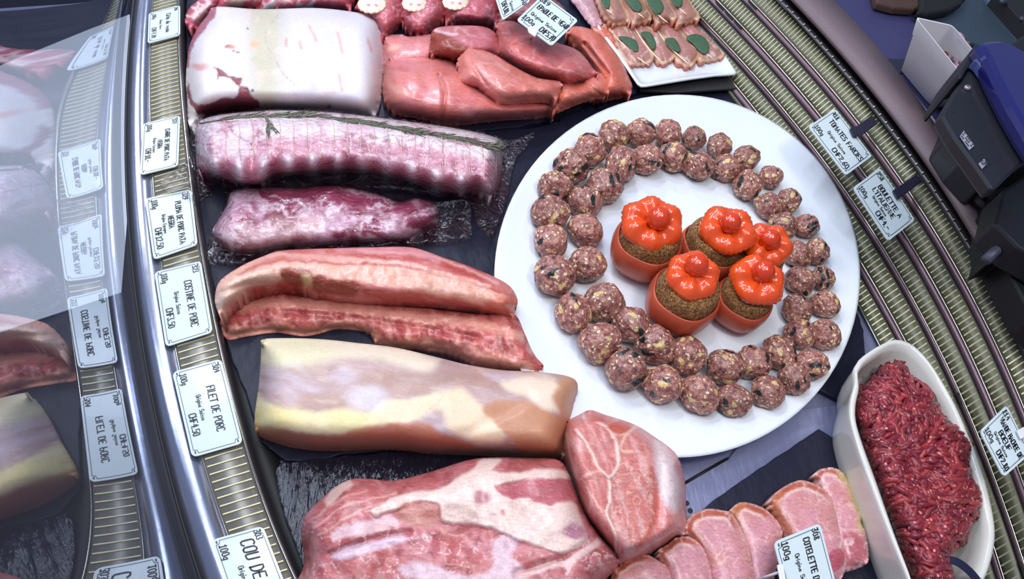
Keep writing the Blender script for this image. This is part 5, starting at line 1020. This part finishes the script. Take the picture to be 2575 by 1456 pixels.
slab('label', [(2424,328),(2414,342),(2438,377),(2450,366)], .2332, .0006, LBL, scale, 0)
slab('label', [(2475,399),(2461,411),(2470,424),(2482,412)], .2332, .0006, LBL, scale, 0)
def linelab(rows, z, w):
    vs, fs = [], []
    for a,b in rows:
        n_ = 7
        for k in range(n_):
            if (k*7+int(a[0]))%4 == 0: continue
            p = P(a[0]+(b[0]-a[0])*k/n_, a[1]+(b[1]-a[1])*k/n_, z); q = P(a[0]+(b[0]-a[0])*(k+.75)/n_, a[1]+(b[1]-a[1])*(k+.75)/n_, z); t = (q-p).normalized(); s = t.cross(Vector((0,0,1)))*w; o = len(vs); vs += [p-s,p+s,q+s,q-s]; fs.append([o,o+1,o+2,o+3])
    mesh('small_print', vs, fs, INK, scale, False)
linelab([((2425,332),(2448,366)),((2421,336),(2444,369)),((2418,341),(2440,373))], .2336, .0005)
ce, _ = strokes('CE', 0, 0, .0042); A0 = P(2470,405,.2337); ux = (P(2476,413,.2337)-A0).normalized(); uy = Vector((-ux.y,ux.x,0))
vs, fs = ribbon([[(a*.7,b) for a,b in l] for l in ce], .0007, lambda x,y,up: A0+ux*x+uy*(y-.002)+Vector((0,0,up))); mesh('lettering', vs, fs, INK, scale, False)
cb = resample([(2446,388),(2436,410),(2434,440),(2437,462),(2448,490),(2465,512),(2486,526)],24); tube('cable', [P(x,y,.110) for x,y in cb], .0042, plain('cable_black',(20,20,30),.5), scale)
pst = empty('appliance_stand', P(2530,600,0), 'black appliance stand with ribbed clamps behind the counter edge below the scale', 'stand')
DK = plain('stand_black',(12,12,19),.55,noise=.1)
slab('stand_body', [(2482,470),(2486,520),(2480,528),(2490,545),(2493,575),(2485,580),(2490,600),(2494,628),(2488,650),(2484,662),(2520,650),(2545,700),(2600,800),(2800,1000),(2900,600),(2800,380),(2600,400)], .118, .03, DK, pst, .002)
slab('stand_arm', [(2520,480),(2575,440),(2700,420),(2700,700),(2560,620),(2500,560)], .150, .03, BLK, pst, .003)
tube('support_rod', [P(2478,656,.128),P(2500,634,.132),P(2540,606,.137),P(2640,545,.145)], .0048, plain('rod_grey',(72,74,90),.45,.2), pst)
slab('counter_dark_panel', [(2357,312),(2372,300),(2470,420),(2495,520),(2480,506),(2429,428)], .106, .004, DK, pst, .001)  # dark panel along the counter edge below the scale
# machine and brown thing behind
mac = empty('steel_cabinet', P(2520,40,zc_), 'grey-green steel cabinet with a double rail at the top right corner', 'cabinet')
GG = plain('grey_green_steel',(58,72,86),.5,.2,noise=.06,nsc=80)
slab('cabinet_top', [(2301,44),(2330,34),(2390,26),(2425,4),(2445,-60),(2700,-60),(2700,260),(2560,130),(2470,115),(2440,106)], .1045, .005, GG, mac, .001)
slab('rail', [(2478,-6),(2484,-10),(2582,100),(2640,180),(2632,182),(2574,106)], .110, .006, plain('rail_steel',(88,104,124),.4,.3), mac, .001)
slab('rail', [(2490,-14),(2500,-18),(2600,92),(2660,170),(2650,174),(2590,98)], .110, .006, plain('rail_steel_b',(70,84,100),.4,.3), mac, .001)
slab('dark_housing', [(2506,-20),(2760,-60),(2760,200),(2660,160),(2600,86)], .125, .02, plain('housing',(24,24,28),.6,noise=.3,nsc=120), mac, .001)
for x,y in ((2523,2),(2573,46)):
    c = P(x,y,.127); r = 9*pxm(x,y,.127); vs = [Vector((c.x+r*math.cos(a)*k, c.y+r*math.sin(a)*k, c.z+dz)) for k,dz in ((1,-.002),(1,.001),(.7,.002),(.01,.002)) for a in np.linspace(0,2*math.pi,16,endpoint=False)]
    recalc(mesh('bolt', vs, [[j*16+i, j*16+(i+1)%16, (j+1)*16+(i+1)%16, (j+1)*16+i] for j in range(3) for i in range(16)], plain('bolt_steel',(62,70,80),.4,.5), mac))
o = slab('cutting_board', [(2190,-60),(2205,6),(2250,18),(2300,22),(2316,14),(2312,-60)], .112, .0115, plain('brown_board',(72,48,40),.7,noise=.25,nsc=60), None, .003); tag(o, 'brown wooden board lying on the blue-grey counter at the top edge', 'board')
o = slab('black_bag', [(2306,28),(2316,20),(2314,-60),(2440,-60),(2422,6),(2390,24),(2335,34)], .118, .0125, plain('black_cloth',(12,12,15),.7), None, .004); tag(o, 'black shapeless bag lying beside the brown board at the top edge', 'bag')
